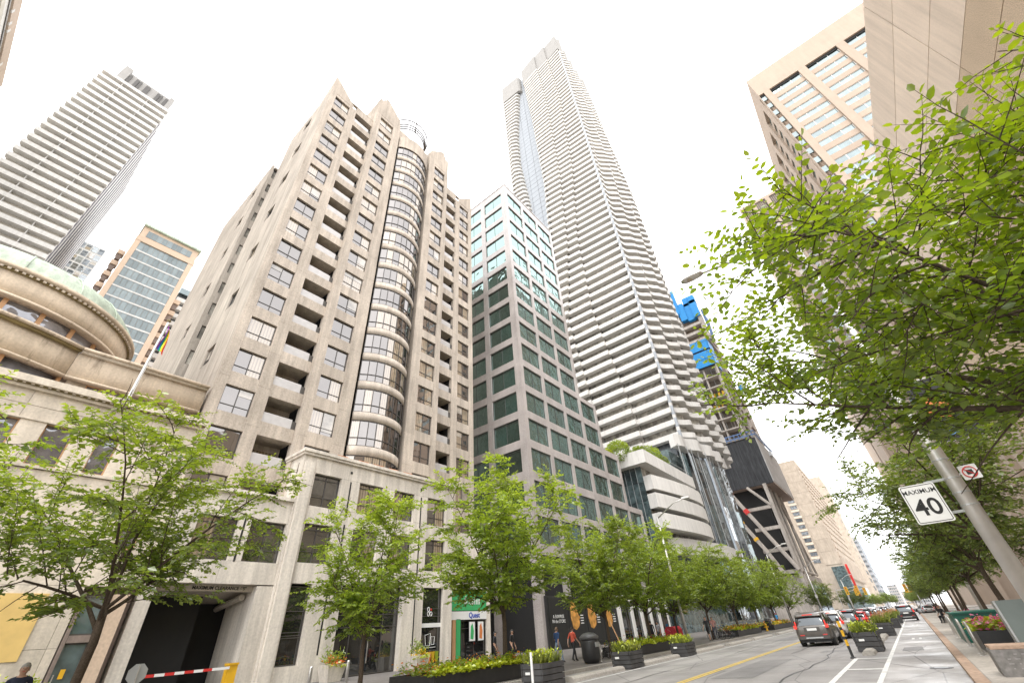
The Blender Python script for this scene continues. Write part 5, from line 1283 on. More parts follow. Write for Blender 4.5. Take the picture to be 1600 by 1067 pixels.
def banner(x, z0, label):
    t = thing('street_banner', label, 'banner', (1.79,13.2,z0))
    part('rod', MB().tube([(1.79,13.2,z0+1.5),(x,13.2,z0+1.5)], .02, 6).tube([(1.79,13.2,z0),(x,13.2,z0)], .02, 6), M_['metal'], t)
    xa, xb = sorted((x, 1.79+(.2 if x > 1.79 else -.2)))
    n = 8; g = MB()
    g.add([(xa+(xb-xa)*i/n, 13.2+.03*math.sin(i*1.3), z) for i in range(n+1) for z in (z0+.02, z0+1.48)], [(2*i,2*i+2,2*i+3,2*i+1) for i in range(n)])
    part('cloth', g, paint('banner_cloth', (0.05,0.05,0.055), .8), t)
    part('orange_print', MB().prismy([(xa+.1,z0+.6),(xa+.45,z0+.5),(xb-.1,z0+.75),(xb-.2,z0+1.05),(xa+.5,z0+.9),(xa+.2,z0+1.1)], 13.15, 13.16), M_['orange'], t)
    part('blue_print', MB().box(xa+.05,xa+.4,13.15,13.16,z0+.12,z0+.22), paint('pale_blue_print',(0.12,0.30,0.5),.6), t)
    return t
banner(2.75, 4.6, 'dark street banner with orange and blue print hanging on lamp post')
# grey information box, inscribed granite bench, flower trough and tank on the right pavement
kx = thing('parking_cabinet', 'grey-green street cabinet with a white arrow on the right pavement', 'cabinet', (2.55,21.9,.15))
cab = paint('cabinet_grey', (0.16,0.19,0.18), .4, dirt=.2)
part('body', MB().prismy(rrect(1.5,1.42,.06), 0, .55), cab, kx, M=T(2.75,21.5,.9))
part('arrow', MB().prismy([(-.35,0),(.0,.22),(.0,.1),(.4,.1),(.4,-.1),(.0,-.1),(.0,-.22)][::-1], 0, .004), M_['paper'], kx, M=T(3.0,21.49,1.15))
part('edge_trim', MB().box(1.98,2.03,21.47,22.07,.16,1.6), M_['lframe'], kx)
part('plinth', MB().box(2.05,3.5,21.52,22.04,.15,.2), M_['black'], kx)
bn = thing('granite_bench', 'rough topped granite bench block with worn carved lettering', 'bench', (1.75,17.6,.15))
part('block', MB().prismy(rrect(1.7,.52,.04), 0, 1.0), stone('bench_granite',(0.23,0.22,0.21),fine=.35), bn, M=T(1.85,17.0,.41))
part('top_slab', MB().box(1.02,2.68,17.02,17.98,.675,.74), M_['kerbR'], bn)
for j in range(4):
    for q in range(9):
        if (j*5+q*3) % 7: put('carved_stroke', boxm(.03+.03*((q+j)%3), .004, .022, M_['wrapg'], 'carved_stroke'), bn, T(1.25+q*.15, 16.997, .58-.09*j))
def flower_trough(name, label, x0, x1, y0, y1, zg, h, seed, kinds, n=500, wall='black', group=None):
    t = thing(name, label, 'flower bed', ((x0+x1)/2,(y0+y1)/2,zg), group=group)
    part('kerb_wall', MB().box(x0,x1,y0,y0+.12,zg,zg+h).box(x0,x1,y1-.12,y1,zg,zg+h).box(x0,x0+.12,y0+.12,y1-.12,zg,zg+h).box(x1-.12,x1,y0+.12,y1-.12,zg,zg+h), M_[wall], t)
    part('soil', MB().box(x0+.12,x1-.12,y0+.12,y1-.12,zg,zg+h-.05), M_['soil'], t)
    bb = (x0+.05,x1-.02,y0+.05,y1-.05)
    for i, (m, frac, lf, hh) in enumerate(kinds):
        mm = {'rim': (x1-.45,x1+.1,y0,y1)}.get(m, bb); mat = 'lime' if m == 'rim' else m
        blob_plant('blooms' if 'petal' in mat else 'foliage', mat, t, mm, int(n*frac), lf, seed+i, zg+h-.06, hh)
    return t
mixk = (('leaf',1.2,.17,.50),('rim',1.1,.18,.36),('petalO',.26,.13,.62),('petalY',.2,.10,.58))
flower_trough('flower_bed', 'raised bed of lime foliage and orange flowers round the tree by the drinks shop', -17.2, -14.6, 13.2, 20.4, zk, .5, 1, mixk, 1500)
flower_trough('flower_bed', 'raised flower bed beside the dark street bin and bicycles', -16.8, -14.6, 29.6, 37.5, zk, .5, 2, mixk, 1100)
flower_trough('flower_bed', 'raised flower bed with yellow blooms between bicycles and the hydrant', -16.6, -14.6, 53.5, 63, zk, .5, 3, (('leaf',1,.2,.5),('rim',.8,.2,.35),('petalY',.7,.16,.6),('petalO',.5,.16,.6)), 800)
flower_trough('flower_bed', 'distant raised flower bed beyond the black litter bin', -16.6, -14.6, 70, 82, zk, .5, 4, (('leaf',1,.25,.5),('petalO',.6,.2,.6),('petalY',.8,.2,.5)), 600)
flower_trough('flower_bed', 'low hedge-like bed before the domed stone hall', -25.5, -23, -2, 4.0, .28, .7, 5, (('leaf',1.2,.16,.7),('lime',1,.16,.75)), 900)
flower_trough('flower_trough', 'steel-framed trough full of pink and lime flowers beside the tank', 1.35, 2.55, 24.2, 28.6, .15, .62, 6, (('leaf',.9,.16,.35),('lime',1.3,.2,.34),('petalP',.9,.14,.48),('petalO',.12,.12,.55)), 900)
flower_trough('flower_trough', 'flower trough with red blooms beyond the green tank', 1.6, 2.9, 38, 45, .15, .6, 7, (('leafD',1,.18,.4),('petalP',.6,.14,.5),('petalO',.4,.14,.5)), 700)
tk = thing('water_tank', 'ribbed dark green tank box standing between flower troughs', 'tank', (1.9,31.5,.15))
for i in range(7): put('rib_panel', boxm(1.55, .46, 1.02, M_['teal'], 'rib_panel'), tk, T(1.95, 29.9+i*.5, .68+.01*(i%2)))
part('tank_body', MB().box(1.22,2.68,29.7,33.2,.2,1.12), M_['teal'], tk)
part('tank_lid', MB().box(1.12,2.8,29.62,33.3,1.2,1.26), M_['teal'], tk); part('tank_label', MB().box(1.7,2.1,29.6,29.65,.8,1.05), M_['ink'], tk)
def rack(x, y, label, grp):
    t = thing('cycle_rack', label, 'bike rack', (x,y,.15), group=grp)
    part('hoop', MB().tube([(x,y,.15),(x,y,.95),(x,y+.12,1.05),(x,y+.6,1.05),(x,y+.72,.95),(x,y+.72,.15)], .035, 8), M_['metal'], t, True)
    part('plate', MB().box(x-.1,x+.1,y-.08,y+.08,.15,.165).box(x-.1,x+.1,y+.64,y+.8,.15,.165), M_['metal'], t)
for y in (23.2, 27.4, 34.4, 36.0): rack(1.15, y, 'bent steel cycle hoop by the flower trough on the right pavement', 'cycle hoops on the right pavement')
# bench and planter boxes further along, drain covers
for i, (x, y) in enumerate(((-.05,17.0),(-.1,21.3))):
    dc = thing('drain_cover', 'round iron drain cover set in the bike lane gutter', 'drain cover', (x,y,.004), group='iron drain covers')
    part('lid', MB().lathe([(.3,.0),(.3,.012),(.25,.014)], 20, (x,y,.003)), M_['black'], dc)
    for q in range(4): put('slot', boxm(.34,.03,.004,M_['lframe'],'slot'), dc, T(x, y-.12+q*.08, .0185))
# litter bins, hydrant, bollards, barrier, stop sign
def bin_(x, y, zg, label, h=1.25, r=.42):
    t = thing('litter_bin', label, 'bin', (x,y,zg))
    part('drum', MB().lathe([(r*.8,0.02),(r,.25),(r,h*.75),(r*.95,h*.8)], 22, (x,y,zg)), M_['black'], t, True)
    part('hood', MB().lathe([(r*1.02,h*.82),(r*1.1,h*.92),(r*.6,h*1.05),(.05,h*1.08)], 22, (x,y,zg)), paint('bin_hood',(0.10,0.10,0.10),.4), t, True)
    part('flap', MB().box(x+r*.6,x+r*1.0,y-.2,y+.2,zg+h*.55,zg+h*.72), M_['lframe'], t); return t
bin_(-15.0, 25.2, zk, 'big dark rounded litter bin beside the parked bicycles', 1.3, .5)
bin_(-15.2, 70.5, zk, 'black litter bin standing beside the yellow hydrant', 1.25, .4)
hy = thing('fire_hydrant', 'yellow fire hydrant on the kerb beside black bin', 'hydrant', (-14.7,66.3,zk))
part('barrel', MB().lathe([(.17,0),(.17,.06),(.11,.08),(.11,.55),(.15,.57),(.13,.68),(.05,.76),(.03,.82)], 14, (-14.7,66.3,zk)), M_['yellow'], hy, True)
part('side_cap', MB().tube([(-14.95,66.3,zk+.4),(-14.45,66.3,zk+.4)], .06, 8).tube([(-14.7,66.05,zk+.4),(-14.7,66.3,zk+.4)], .08, 8), M_['yellow'], hy)
part('black_cap', MB().lathe([(.075,0),(.075,.05)], 10, (-14.7,66.3,zk+.8)), M_['ink'], hy)
def bollard(x, y, label):
    t = thing('bollard', label, 'bollard', (x,y,zl(x)), group='steel bollards'); part('shaft', MB().lathe([(.07,0),(.07,.92),(.055,.97),(.01,.985)], 14, (x,y,zl(x))), M_['metal'], t, True); part('collar', MB().lathe([(.11,0),(.11,.02),(.075,.04)], 14, (x,y,zl(x))), M_['metal'], t)
for x, y in ((-20.0,11.4),(-22.3,14.6)): bollard(x, y, 'short brushed steel bollard near the podium entrance')
bar = thing('parking_barrier', 'yellow barrier cabinet with red and white striped arm at garage entry', 'barrier', (-25.6,10.6,.3))
part('cabinet', MB().box(-25.85,-25.45,10.42,10.82,.3,1.42), M_['yellow'], bar); part('cap', MB().box(-25.88,-25.42,10.39,10.85,1.42,1.5), M_['yellow'], bar)
for i in range(9): part('arm_stripe', MB().box(-25.44,-25.40,10.45-(i+1)*.36,10.45-i*.36,1.28-.004*i,1.38-.004*i), M_['red' if i in (2,4,6,8) else 'paper'], bar)
ss = thing('stop_sign', 'back of an octagonal stop sign beside the garage mouth', 'sign', (-24.5,6.7,.3))
part('octagon', MB().prismx([(6.7+.34*math.cos(R(22.5+45*k)),1.42+.34*math.sin(R(22.5+45*k))) for k in range(8)], -24.5,-24.485), M_['lframe'], ss); part('post', MB().box(-24.47,-24.43,6.68,6.72,.3,1.7), M_['metal'], ss); part('tab', MB().box(-24.5,-24.485,6.5,6.9,.75,1.02), M_['lframe'], ss)
# pots by the entrance
for i, (y, lab) in enumerate(((15.9,'pale stone pot with fern and red blooms left of entrance doors'),(21.9,'pale stone pot with yellow blooms right of entrance doors'))):
    zg = zl(-25.6); t = thing('stone_pot', lab, 'planter', (-25.8,y,zg))
    part('pot', MB().add([(-26.2,y-.38,zg),(-25.4,y-.38,zg),(-25.4,y+.38,zg),(-26.2,y+.38,zg),(-26.35,y-.55,zg+.75),(-25.25,y-.55,zg+.75),(-25.25,y+.55,zg+.75),(-26.35,y+.55,zg+.75)],[(0,3,2,1),(4,5,6,7),(0,1,5,4),(1,2,6,5),(2,3,7,6),(3,0,4,7)]), M_['podium'], t)
    blob_plant('foliage', 'leaf', t, (-26.3,-25.3,y-.5,y+.5), 180, .25, 60+i, zg+.7, .9, 1.5, .3); blob_plant('blooms', 'petalY' if i else 'petalO', t, (-26.0,-25.2,y-.5,y+.5), 130, .14, 70+i, zg+.7, .45); blob_plant('trailing_foliage', 'lime', t, (-25.7,-25.1,y-.55,y+.55), 120, .16, 80+i, zg+.55, .3)
# lamp posts along the left pavement
def street_lamp(x, y, label, h=9.0, group=None, arm=3.0):
    zg = zl(x) if x < 0 else .15; s = 1 if x < 0 else -1
    t = thing('street_lamp', label, 'lamp post', (x,y,zg), group=group)
    part('shaft', MB().tube([(x,y,zg),(x,y,h)], [.13,.08], 12), M_['metal'], t, True)
    part('arm', MB().tube([(x,y,h-.1),(x+s*arm*.6,y,h+.9),(x+s*arm,y,h+1.1)], [.06,.05,.04], 8), M_['metal'], t, True)
    part('lamp_head', MB().box(x+s*arm-.35,x+s*arm+.35,y-.14,y+.14,h+1.05,h+1.2), M_['metal'], t)
    part('control_box', MB().box(x-.2,x+.2,y-.18,y+.18,4.0,4.6), M_['metal'], t); return t
street_lamp(-14.9, 40.2, 'silver street lamp among the left trees before the glass podium', 9.7)
street_lamp(-14.9, 84, 'street lamp with curved arm before the tower under construction', 9.7, 'far street lamps')
for y in (120, 190): street_lamp(-14.9, y, 'street lamp with curved arm before the tower under construction', 9.7, 'far street lamps')
street_lamp(4.6, 60, 'lamp whose head pokes out above the right-hand trees', 11.5, None, 4.0)
# traffic signals at the crossing
def signal(x, y, z, armx, label):
    t = thing('traffic_signal', label, 'traffic light', (x,y,.15), group='yellow traffic signals at the crossing')
    part('post', MB().tube([(x,y,.15),(x,y,z+1)], [.12,.08], 8), M_['metal'], t); part('arm', MB().tube([(x,y,z+.6),(x+armx,y,z+1.0)], [.06,.05], 6), M_['metal'], t)
    for q in (.5, 1.0):
        h = part('signal_head', MB().box(x+armx*q-.35,x+armx*q+.35,y-.25,y+.1,z-.6,z+1.2), M_['yellow'], t)
        for k, c in enumerate(('red','orange','teal')): part('lens', MB().lathe([(.14,0),(.14,.03)], 10), M_[c], h, M=T(x+armx*q,y-.27,z+.85-k*.5) @ RX(R(90)))
for x, y, z, ax in ((-13.8,150,5.2,4.5),(1.9,151,4.6,-1.6),(-13.8,178,5.4,4.5),(2.2,176,5.0,-1.9)): signal(x, y, z, ax, 'yellow traffic signal hung over the far crossing')
# ------------------------------------------------------------------ cars
tyre_m = paint('tyre', (0.02,0.02,0.021), .8); rim_m = paint('alloy', (0.42,0.42,0.43), .3, .8)
brake_m, bn_, bb_ = newmat('brake_lamp'); bb_.inputs['Base Color'].default_value = (0.55,0.02,0.015,1); bb_.inputs['Roughness'].default_value = .2
bb_.inputs['Emission Color'].default_value = (1.0,0.07,0.04,1); bb_.inputs['Emission Strength'].default_value = 0.25
carglass = glass('car_glass', (0.012,0.013,0.014), .10, (0.8,0.85,0.88), ior=1.5, wav=0.0)
def carpaint(name, col, metal=.35):
    m, n, b = newmat(name); b.inputs['Base Color'].default_value = col+(1,); b.inputs['Metallic'].default_value = metal; b.inputs['Roughness'].default_value = .32
    b.inputs['Coat Weight'].default_value = .6; b.inputs['Coat Roughness'].default_value = .06
    p = texpos(n); c = scaled(n, col, maprange(n, noise(n, p, 4, 4), .3, .7, .9, 1.08)); n.links.new(c, b.inputs['Base Color']); return m
def loft(secs, prof):
    """secs: list of station tuples; prof(station)->half section (x,z) from bottom centre to top centre; mirrored"""
    mb = MB(); rows_ = []
    for s in secs:
        h = prof(s); y = s[0]; ring_ = [(x,y,z) for x,z in h]+[(-x,y,z) for x,z in h[-2:0:-1]]; rows_.append(ring_)
    n = len(rows_[0]); vs = [p for r_ in rows_ for p in r_]
    fs = [(i*n+k,(i+1)*n+k,(i+1)*n+(k+1)%n,i*n+(k+1)%n) for i in range(len(rows_)-1) for k in range(n)]
    fs += [tuple(range(n)), tuple(range((len(rows_)-1)*n+n-1,(len(rows_)-1)*n-1,-1))]
    return mb.add(vs, fs)
_wheel = {}
def make_car(label, x, y, rz, col, kind='suv', metal=.35, group=None, lit=True):
    t = thing('car', label, 'car', (x,y,0), rz, group); M0 = W[t]
    k = 1.0 if kind == 'suv' else .87
    pm = carpaint('car_paint', col, metal)
    bs = [(0,.74,.52,.96),(.04,.86,.44,1.02),(.16,.92,.36,1.05),(.5,.945,.30,1.06),(1.2,.95,.27,1.05),(2.4,.95,.27,1.04),(3.2,.945,.27,1.03),(3.7,.93,.28,1.0),(4.15,.90,.30,.94),(4.42,.82,.36,.86),(4.56,.66,.42,.74)]
    bp = lambda s: [(0,s[2]),(s[1]*.88,s[2]),(s[1]*.98,s[2]+.10),(s[1],s[2]+.32*(s[3]-s[2])),(s[1]*.985,s[2]+.7*(s[3]-s[2])),(s[1]*.95,s[3]-.05),(s[1]*.88,s[3]),(0,s[3]+.01)]
    sq = lambda s: [(a, z*k if z > .6 else z) for a, z in bp(s)]
    body = put('body', fixnormals(loft(bs, sq).mesh('body', pm, True)), t, M0)
    cs = [(.10,.80,.66,1.02,1.06),(.24,.83,.66,1.02,1.34),(.42,.845,.67,1.02,1.56),(.7,.86,.69,1.02,1.645),(1.3,.865,.71,1.02,1.67),(2.1,.865,.71,1.02,1.665),(2.55,.86,.69,1.02,1.60),(3.0,.855,.65,1.02,1.36),(3.42,.84,.60,1.02,1.05)]
    cp = lambda s: [(0,s[3]*k),(s[1],s[3]*k),(s[1]*.985,(s[3]+.25*(s[4]-s[3]))*k),(s[2]+.3*(s[1]-s[2]),(s[3]+.8*(s[4]-s[3]))*k),(s[2],(s[4]-.03)*k),(s[2]-.08,s[4]*k),(0,(s[4]+.015)*k)]
    cab_ = put('cabin_glass', fixnormals(loft(cs, cp).mesh('cabin_glass', carglass, True)), t, M0)
    rs = [(.26,.72,1.53),(.34,.73,1.60),(.6,.74,1.655),(1.3,.745,1.69),(2.1,.74,1.685),(2.5,.72,1.635)]
    rp = lambda s: [(0,(s[2]-.06)*k),(s[1],(s[2]-.07)*k),(s[1]-.04,(s[2]-.02)*k),(s[1]-.14,(s[2]+.005)*k),(0,(s[2]+.022)*k)]
    put('roof', fixnormals(loft(rs, rp).mesh('roof', pm, True)), t, M0)
    for sx in (-1,1):
        part('pillar', MB().tube([(sx*.84,.16,1.03*k),(sx*.75,.36,1.42*k),(sx*.72,.52,1.60*k)], [.07,.06,.04], 6).tube([(sx*.865,1.35,1.03*k),(sx*.75,1.4,1.6*k)], .035, 5).tube([(sx*.865,2.35,1.03*k),(sx*.76,2.25,1.58*k)], .035, 5).tube([(sx*.85,3.4,1.03*k),(sx*.70,2.6,1.58*k)], .04, 5), pm, t, True, M=M0)
        part('tail_lamp', MB().box(sx*.845-.08,sx*.845+.075,-.03,.2,.89*k,1.07*k).box(sx*.80-.03,sx*.80+.025,.10,.2,1.08*k,1.26*k), brake_m if lit else M_['red'], t, M=M0)
        part('mirror', MB().box(sx*1.0-.1,sx*1.0+.1,2.9,3.05,1.0*k,1.15*k), pm, t, M=M0)
        part('reflector', MB().box(sx*.6-.12,sx*.6+.12,-.004,.02,.54,.59), M_['red'], t, M=M0)
        part('roof_rail', MB().tube([(sx*.66,.6,1.70*k),(sx*.67,1.3,1.74*k),(sx*.66,2.2,1.72*k)], .02, 5), M_['frame'], t, M=M0)
    part('high_brake_lamp', MB().box(-.28,.28,.25,.29,1.55*k,1.59*k), brake_m if lit else M_['red'], t, M=M0)
    part('number_plate', MB().box(-.26,.26,-.028,-.01,.78*k,.90*k), M_['paper'], t, M=M0)
    part('plate_recess', MB().box(-.42,.42,-.018,.02,.74*k,.94*k), M_['frame'], t, M=M0)
    part('bumper', MB().box(-.80,.80,-.04,.14,.36,.52), M_['frame'], t, M=M0); part('bumper_trim', MB().box(-.45,.45,-.055,-.03,.40,.46), M_['lframe'], t, M=M0)
    part('rear_wiper', MB().tube([(0,.12,1.06*k),(-.38,.16,1.12*k)], .012, 4), M_['ink'], t, M=M0)
    if 'w' not in _wheel:
        _wheel['w'] = MB().tube([(-.11,0,0),(-.07,0,0),(.07,0,0),(.11,0,0)], [.30,.345,.345,.30], 24).mesh('wheel', tyre_m, True)
        _wheel['r'] = MB().tube([(-.115,0,0),(.115,0,0)], .215, 18).mesh('rim', rim_m)
        _wheel['a'] = MB().tube([(-.12,0,0),(.12,0,0)], .41, 24).mesh('wheel_arch', M_['ink'])
    for sx in (-1,1):
        for yy in (.86, 3.62):
            wh = put('wheel', _wheel['w'], t, M0 @ T(sx*.83, yy, .345)); put('rim', _wheel['r'], wh, M0 @ T(sx*.835, yy, .345)); put('wheel_arch', _wheel['a'], t, M0 @ T(sx*.832, yy, .40))
    part('underbody', MB().box(-.8,.8,.25,4.3,.2,.4), M_['ink'], t, M=M0)
    return t
make_car('dark grey SUV waiting at the back of the traffic queue, brake lights on', -5.3, 35.0, 0, (0.13,0.117,0.104))
make_car('white car directly ahead of the grey SUV', -5.15, 42.0, 0, (0.66,0.65,0.63), metal=0)
make_car('black car ahead of the white car in the queue', -5.0, 52.0, 0, (0.02,0.021,0.023))
make_car('red car ahead of the black car in the queue', -4.95, 61.5, 0, (0.38,0.015,0.018), 'sedan')
for i, (y, c) in enumerate(((69.5,(0.03,0.03,0.034)),(77,(0.10,0.10,0.11)),(85,(0.5,0.5,0.5)),(93,(0.62,0.61,0.6)),(101,(0.03,0.035,0.05)),(110,(0.5,0.5,0.5)),(120,(0.08,0.09,0.10)),(131,(0.6,0.6,0.6)))):
    make_car('small distant car in the traffic queue before the crossing', -4.9, y, 0, c, 'sedan' if i%2 else 'suv', group='distant cars in the queue', lit=False)
make_car('black SUV driving along the bike lane side towards the crossing', -1.05, 78.5, 0, (0.025,0.026,0.028))
make_car('silver car crossing at the far intersection', 4.2, 140, R(70), (0.42,0.42,0.43), 'sedan', lit=False)
make_car('parked silver car beyond the black SUV', 2.0, 118, R(12), (0.5,0.5,0.5), 'sedan', lit=False)

# ------------------------------------------------------------------ bicycles
def bicycle(x, y, rz, label, col, zg, group=None):
    t = thing('bicycle', label, 'bicycle', (x,y,zg), rz, group); M0 = W[t]; fm = paint('bike_frame', col, .35, .2)
    for yy in (-.52,.52):
        w_ = part('wheel', MB().tube([(0,yy+.33*math.cos(a),.34+.33*math.sin(a)) for a in np.linspace(0,2*math.pi,25)], .018, 6, False), tyre_m, t, True, M=M0)
        mb = MB()
        for a in np.linspace(0,2*math.pi,13)[:-1]: mb.tube([(0,yy,.34),(0,yy+.32*math.cos(a),.34+.32*math.sin(a))], .003, 3, False)
        part('spokes', mb, rim_m, w_, M=M0)
    part('frame', MB().tube([(0,-.52,.34),(0,-.08,.30),(0,.40,.78),(0,-.18,.80),(0,-.52,.34)], .016, 6).tube([(0,-.08,.30),(0,-.20,.88)], .016, 6).tube([(0,.52,.34),(0,.38,.92)], .015, 6), fm, t, True, M=M0)
    part('saddle', MB().add([(-.07,-.33,.92),(.07,-.33,.92),(.02,-.06,.91),(-.02,-.06,.91),(-.06,-.33,.88),(.06,-.33,.88),(.01,-.06,.88),(-.01,-.06,.88)],[(0,1,2,3),(4,7,6,5),(0,4,5,1),(1,5,6,2),(2,6,7,3),(3,7,4,0)]), M_['ink'], t, M=M0)
    part('handlebar', MB().tube([(-.26,.28,.98),(-.1,.38,.96),(.1,.38,.96),(.26,.28,.98)], .013, 6), M_['frame'], t, True, M=M0)
    part('crank', MB().tube([(.03,-.08,.30),(.05,-.02,.15),(.14,-.02,.15)], .012, 5).lathe([(.09,0),(.09,.008)], 14, (0,-.08,.296)), rim_m, t, M=M0)
    return t
bicycle(-15.2, 27.4, R(100), 'bicycle locked beside the big dark litter bin', (0.03,0.03,0.03), zk)
bicycle(-15.3, 28.6, R(80), 'second bicycle on the hoop behind the dark litter bin', (0.25,0.25,0.26), zk)
for i, y in enumerate((47.5,49.0,50.4)): bicycle(-14.9, y, R(85+8*i), 'bicycle in the cluster between tree trunk and yellow flower bed', ((0.05,0.05,0.05),(0.3,0.3,0.3),(0.12,0.03,0.02))[i], zk, 'bicycles by the flower bed')
for i, y in enumerate((25.0,28.2)):
    t = thing('cycle_rack', 'steel post-and-ring cycle stand on left pavement beside the bin', 'bike rack', (-14.75,y+.8,zk), group='cycle stands on left pavement')
    part('post', MB().tube([(-14.75,y+.8,zk),(-14.75,y+.8,zk+.9)], .04, 8), M_['metal'], t); part('ring', MB().tube([(-14.75,y+.8+.24*math.cos(a),zk+.6+.24*math.sin(a)) for a in np.linspace(0,2*math.pi,17)], .018, 6, False), M_['metal'], t)
sct = thing('delivery_box', 'bright red covered delivery cart beside the pavement tree trunks', 'cart', (-17.6,44.5,zl(-17.6)))
part('box', MB().prismy([(-.5,.45),(.5,.45),(.5,1.0),(.3,1.25),(-.3,1.25),(-.5,1.0)][::-1], -.8, .8), paint('red_cover',(0.55,0.03,0.05),.5), sct, M=T(-17.6,44.5,zl(-17.6)))
for yy in (-.5,.5): part('wheel', MB().tube([(-.05,0,0),(.05,0,0)], .22, 16), tyre_m, sct, M=T(-17.1,44.5+yy,zl(-17.6)+.22))
part('handle', MB().tube([(-17.6,43.7,zl(-17)+.9),(-17.6,43.2,zl(-17)+1.05)], .02, 6), M_['metal'], sct)
# ------------------------------------------------------------------ people
skin_m = paint('skin', (0.42,0.25,0.17), .55, var=.05); shoe_m = paint('shoes', (0.05,0.05,0.05), .6)
def person(label, x, y, zg, rz, shirt, pants, hair, pose='walk', ph=1, h=1.72, sleeves=True, shorts=False, cap=None, bag=None, skinc=None, cat='person', bend=0.0):
    s = h/1.72; V = []; E_ = []; Rr = []; lab = []
    def v(p, r, par, l):
        V.append(tuple(c*s for c in p)); Rr.append((r[0]*s, r[1]*s) if isinstance(r, tuple) else (r*s, r*s))
        if par is not None: E_.append((par, len(V)-1)); lab.append(l)
        return len(V)-1
    sit = pose == 'sit'; dz = -.42 if sit else 0.0; by = bend
    pe = v((0,0,.93+dz), (.15,.12), None, None)
    s1 = v((0,.01+by*.2,1.10+dz), (.135,.105), pe, 'shirt'); s2 = v((0,.01+by*.6,1.29+dz), (.165,.115), s1, 'shirt'); s3 = v((0,by*.9,1.42+dz), (.12,.085), s2, 'shirt')
    nk = v((0,.02+by,1.49+dz), .055, s3, 'skin'); h1 = v((0,.035+by*1.05,1.555+dz), (.07,.08), nk, 'skin'); h2 = v((0,.03+by*1.08,1.63+dz), (.078,.098), h1, 'skin'); h3 = v((0,.02+by*1.1,1.70+dz), (.055,.07), h2, 'skin')
    no = v((0,.135+by*1.08,1.605+dz), .012, h2, 'skin')
    for sx in (-1,1):
        v((sx*.085,.02+by*1.08,1.61+dz), .016, h2, 'skin')
        sw = sx*ph*.30 if pose == 'walk' else (.05 if pose == 'stand' else .12)
        sh = v((sx*.19,by*.85,1.40+dz), .062, s3, 'shirt'); el = v((sx*.235,-.05+sw*.35+by*.9,1.13+dz), .046, sh, 'shirt')
        wz = .89+dz if pose != 'carry' else 1.08; wy = .05+sw*.9+by if pose != 'carry' else .28
        if sit: wz, wy = 1.0+dz, .26
        wr = v((sx*.245,wy,wz), .031, el, 'shirt' if sleeves == 'long' else 'skin'); ha = v((sx*.245,wy+.035,wz-.075), (.036,.022), wr, 'skin')
        for q, (fy, fl) in enumerate(((-.025,.055),(-.008,.068),(.01,.072),(.028,.062))):
            f1 = v((sx*(.247),wy+.035+fy*1.3,wz-.11), .0095, ha, 'skin'); v((sx*.235,wy+.042+fy*1.3,wz-.11-fl), .008, f1, 'skin')
        th_ = v((sx*.225,wy+.07,wz-.085), .011, wr, 'skin'); v((sx*.215,wy+.08,wz-.125), .009, th_, 'skin')
        hp = v((sx*.09,.0,.88+dz), (.095,.10), pe, 'pants')
        if sit: kn = v((sx*.11,.42,.50), .068, hp, 'pants'); an = v((sx*.11,.44,.09), .045, kn, 'pants'); toe = v((sx*.12,.60,.035), .036, an, 'shoes')
        else:
            st = (-sx*ph*.26) if pose == 'walk' else 0.02*sx
            kn = v((sx*.10,st*.55+.05,.50), .067, hp, 'pants'); lift = .06 if st < -.1 else 0
            an = v((sx*.10,st-.02,.09+lift), .043, kn, 'skin' if shorts else 'pants'); hl = v((sx*.10,st-.06,.045+lift*.8), .034, an, 'shoes'); toe = v((sx*.11,st+.15,.035+lift*.3), .034, an, 'shoes')
    me = bpy.data.meshes.new('rig'); me.from_pydata(V, E_, []); tmp = bpy.data.objects.new('rig', me); COL.objects.link(tmp)
    sk = tmp.modifiers.new('skin', 'SKIN'); sk.use_smooth_shade = True
    if not me.skin_vertices: 
        bpy.context.view_layer.objects.active = tmp; bpy.ops.mesh.customdata_skin_add()
    for i, r_ in enumerate(Rr): me.skin_vertices[0].data[i].radius = r_
    me.skin_vertices[0].data[0].use_root = True
    sb = tmp.modifiers.new('sub', 'SUBSURF'); sb.levels = 1; sb.render_levels = 1
    dg = bpy.context.evaluated_depsgraph_get(); bm_ = bpy.data.meshes.new_from_object(tmp.evaluated_get(dg)); bpy.data.objects.remove(tmp)
    Vn = np.array(V); A_ = np.array([Vn[a] for a, b in E_]); B_ = np.array([Vn[b] for a, b in E_]); D_ = B_-A_; dd = (D_**2).sum(1)+1e-9
    mats_ = ['skin','shirt','pants','shoes']; bm_.materials.clear()
    for m in (skin_m if skinc is None else paint('skin2', skinc, .55), paint('shirt', shirt, .85, var=.12), paint('trousers', pants, .85, var=.12), shoe_m): bm_.materials.append(m)
    for p in bm_.polygons:
        c = np.array(p.center); t_ = np.clip(((c-A_)*D_).sum(1)/dd, 0, 1); q = A_+D_*t_[:,None]; k = int(((q-c)**2).sum(1).argmin()); l = lab[k]
        if l == 'pants' and shorts and c[2] < .52*s: l = 'skin'
        if l == 'shirt' and c[2] < .93*s and not sit: l = 'pants'
        p.material_index = mats_.index(l); p.use_smooth = True
    bm_.name = 'body'
    t = thing('person', label, cat, (x,y,zg), rz); M0 = W[t]
    put('body', bm_, t, M0)
    hm = MB(); hz = (1.645+dz)*s; hy = (.012+by*1.08)*s; prof__ = []
    vs = []; fs = []
    for i in range(6):
        ph_ = math.pi/2*i/5
        for k in range(14):
            a = 2*math.pi*k/14; back = 1.0 if math.sin(a) < .2 else .0
            vs.append((.094*s*math.cos(a)*math.cos(ph_), hy+.112*s*math.sin(a)*math.cos(ph_)-.012*s, hz+.095*s*math.sin(ph_)-(.07*s*back*math.cos(ph_))))
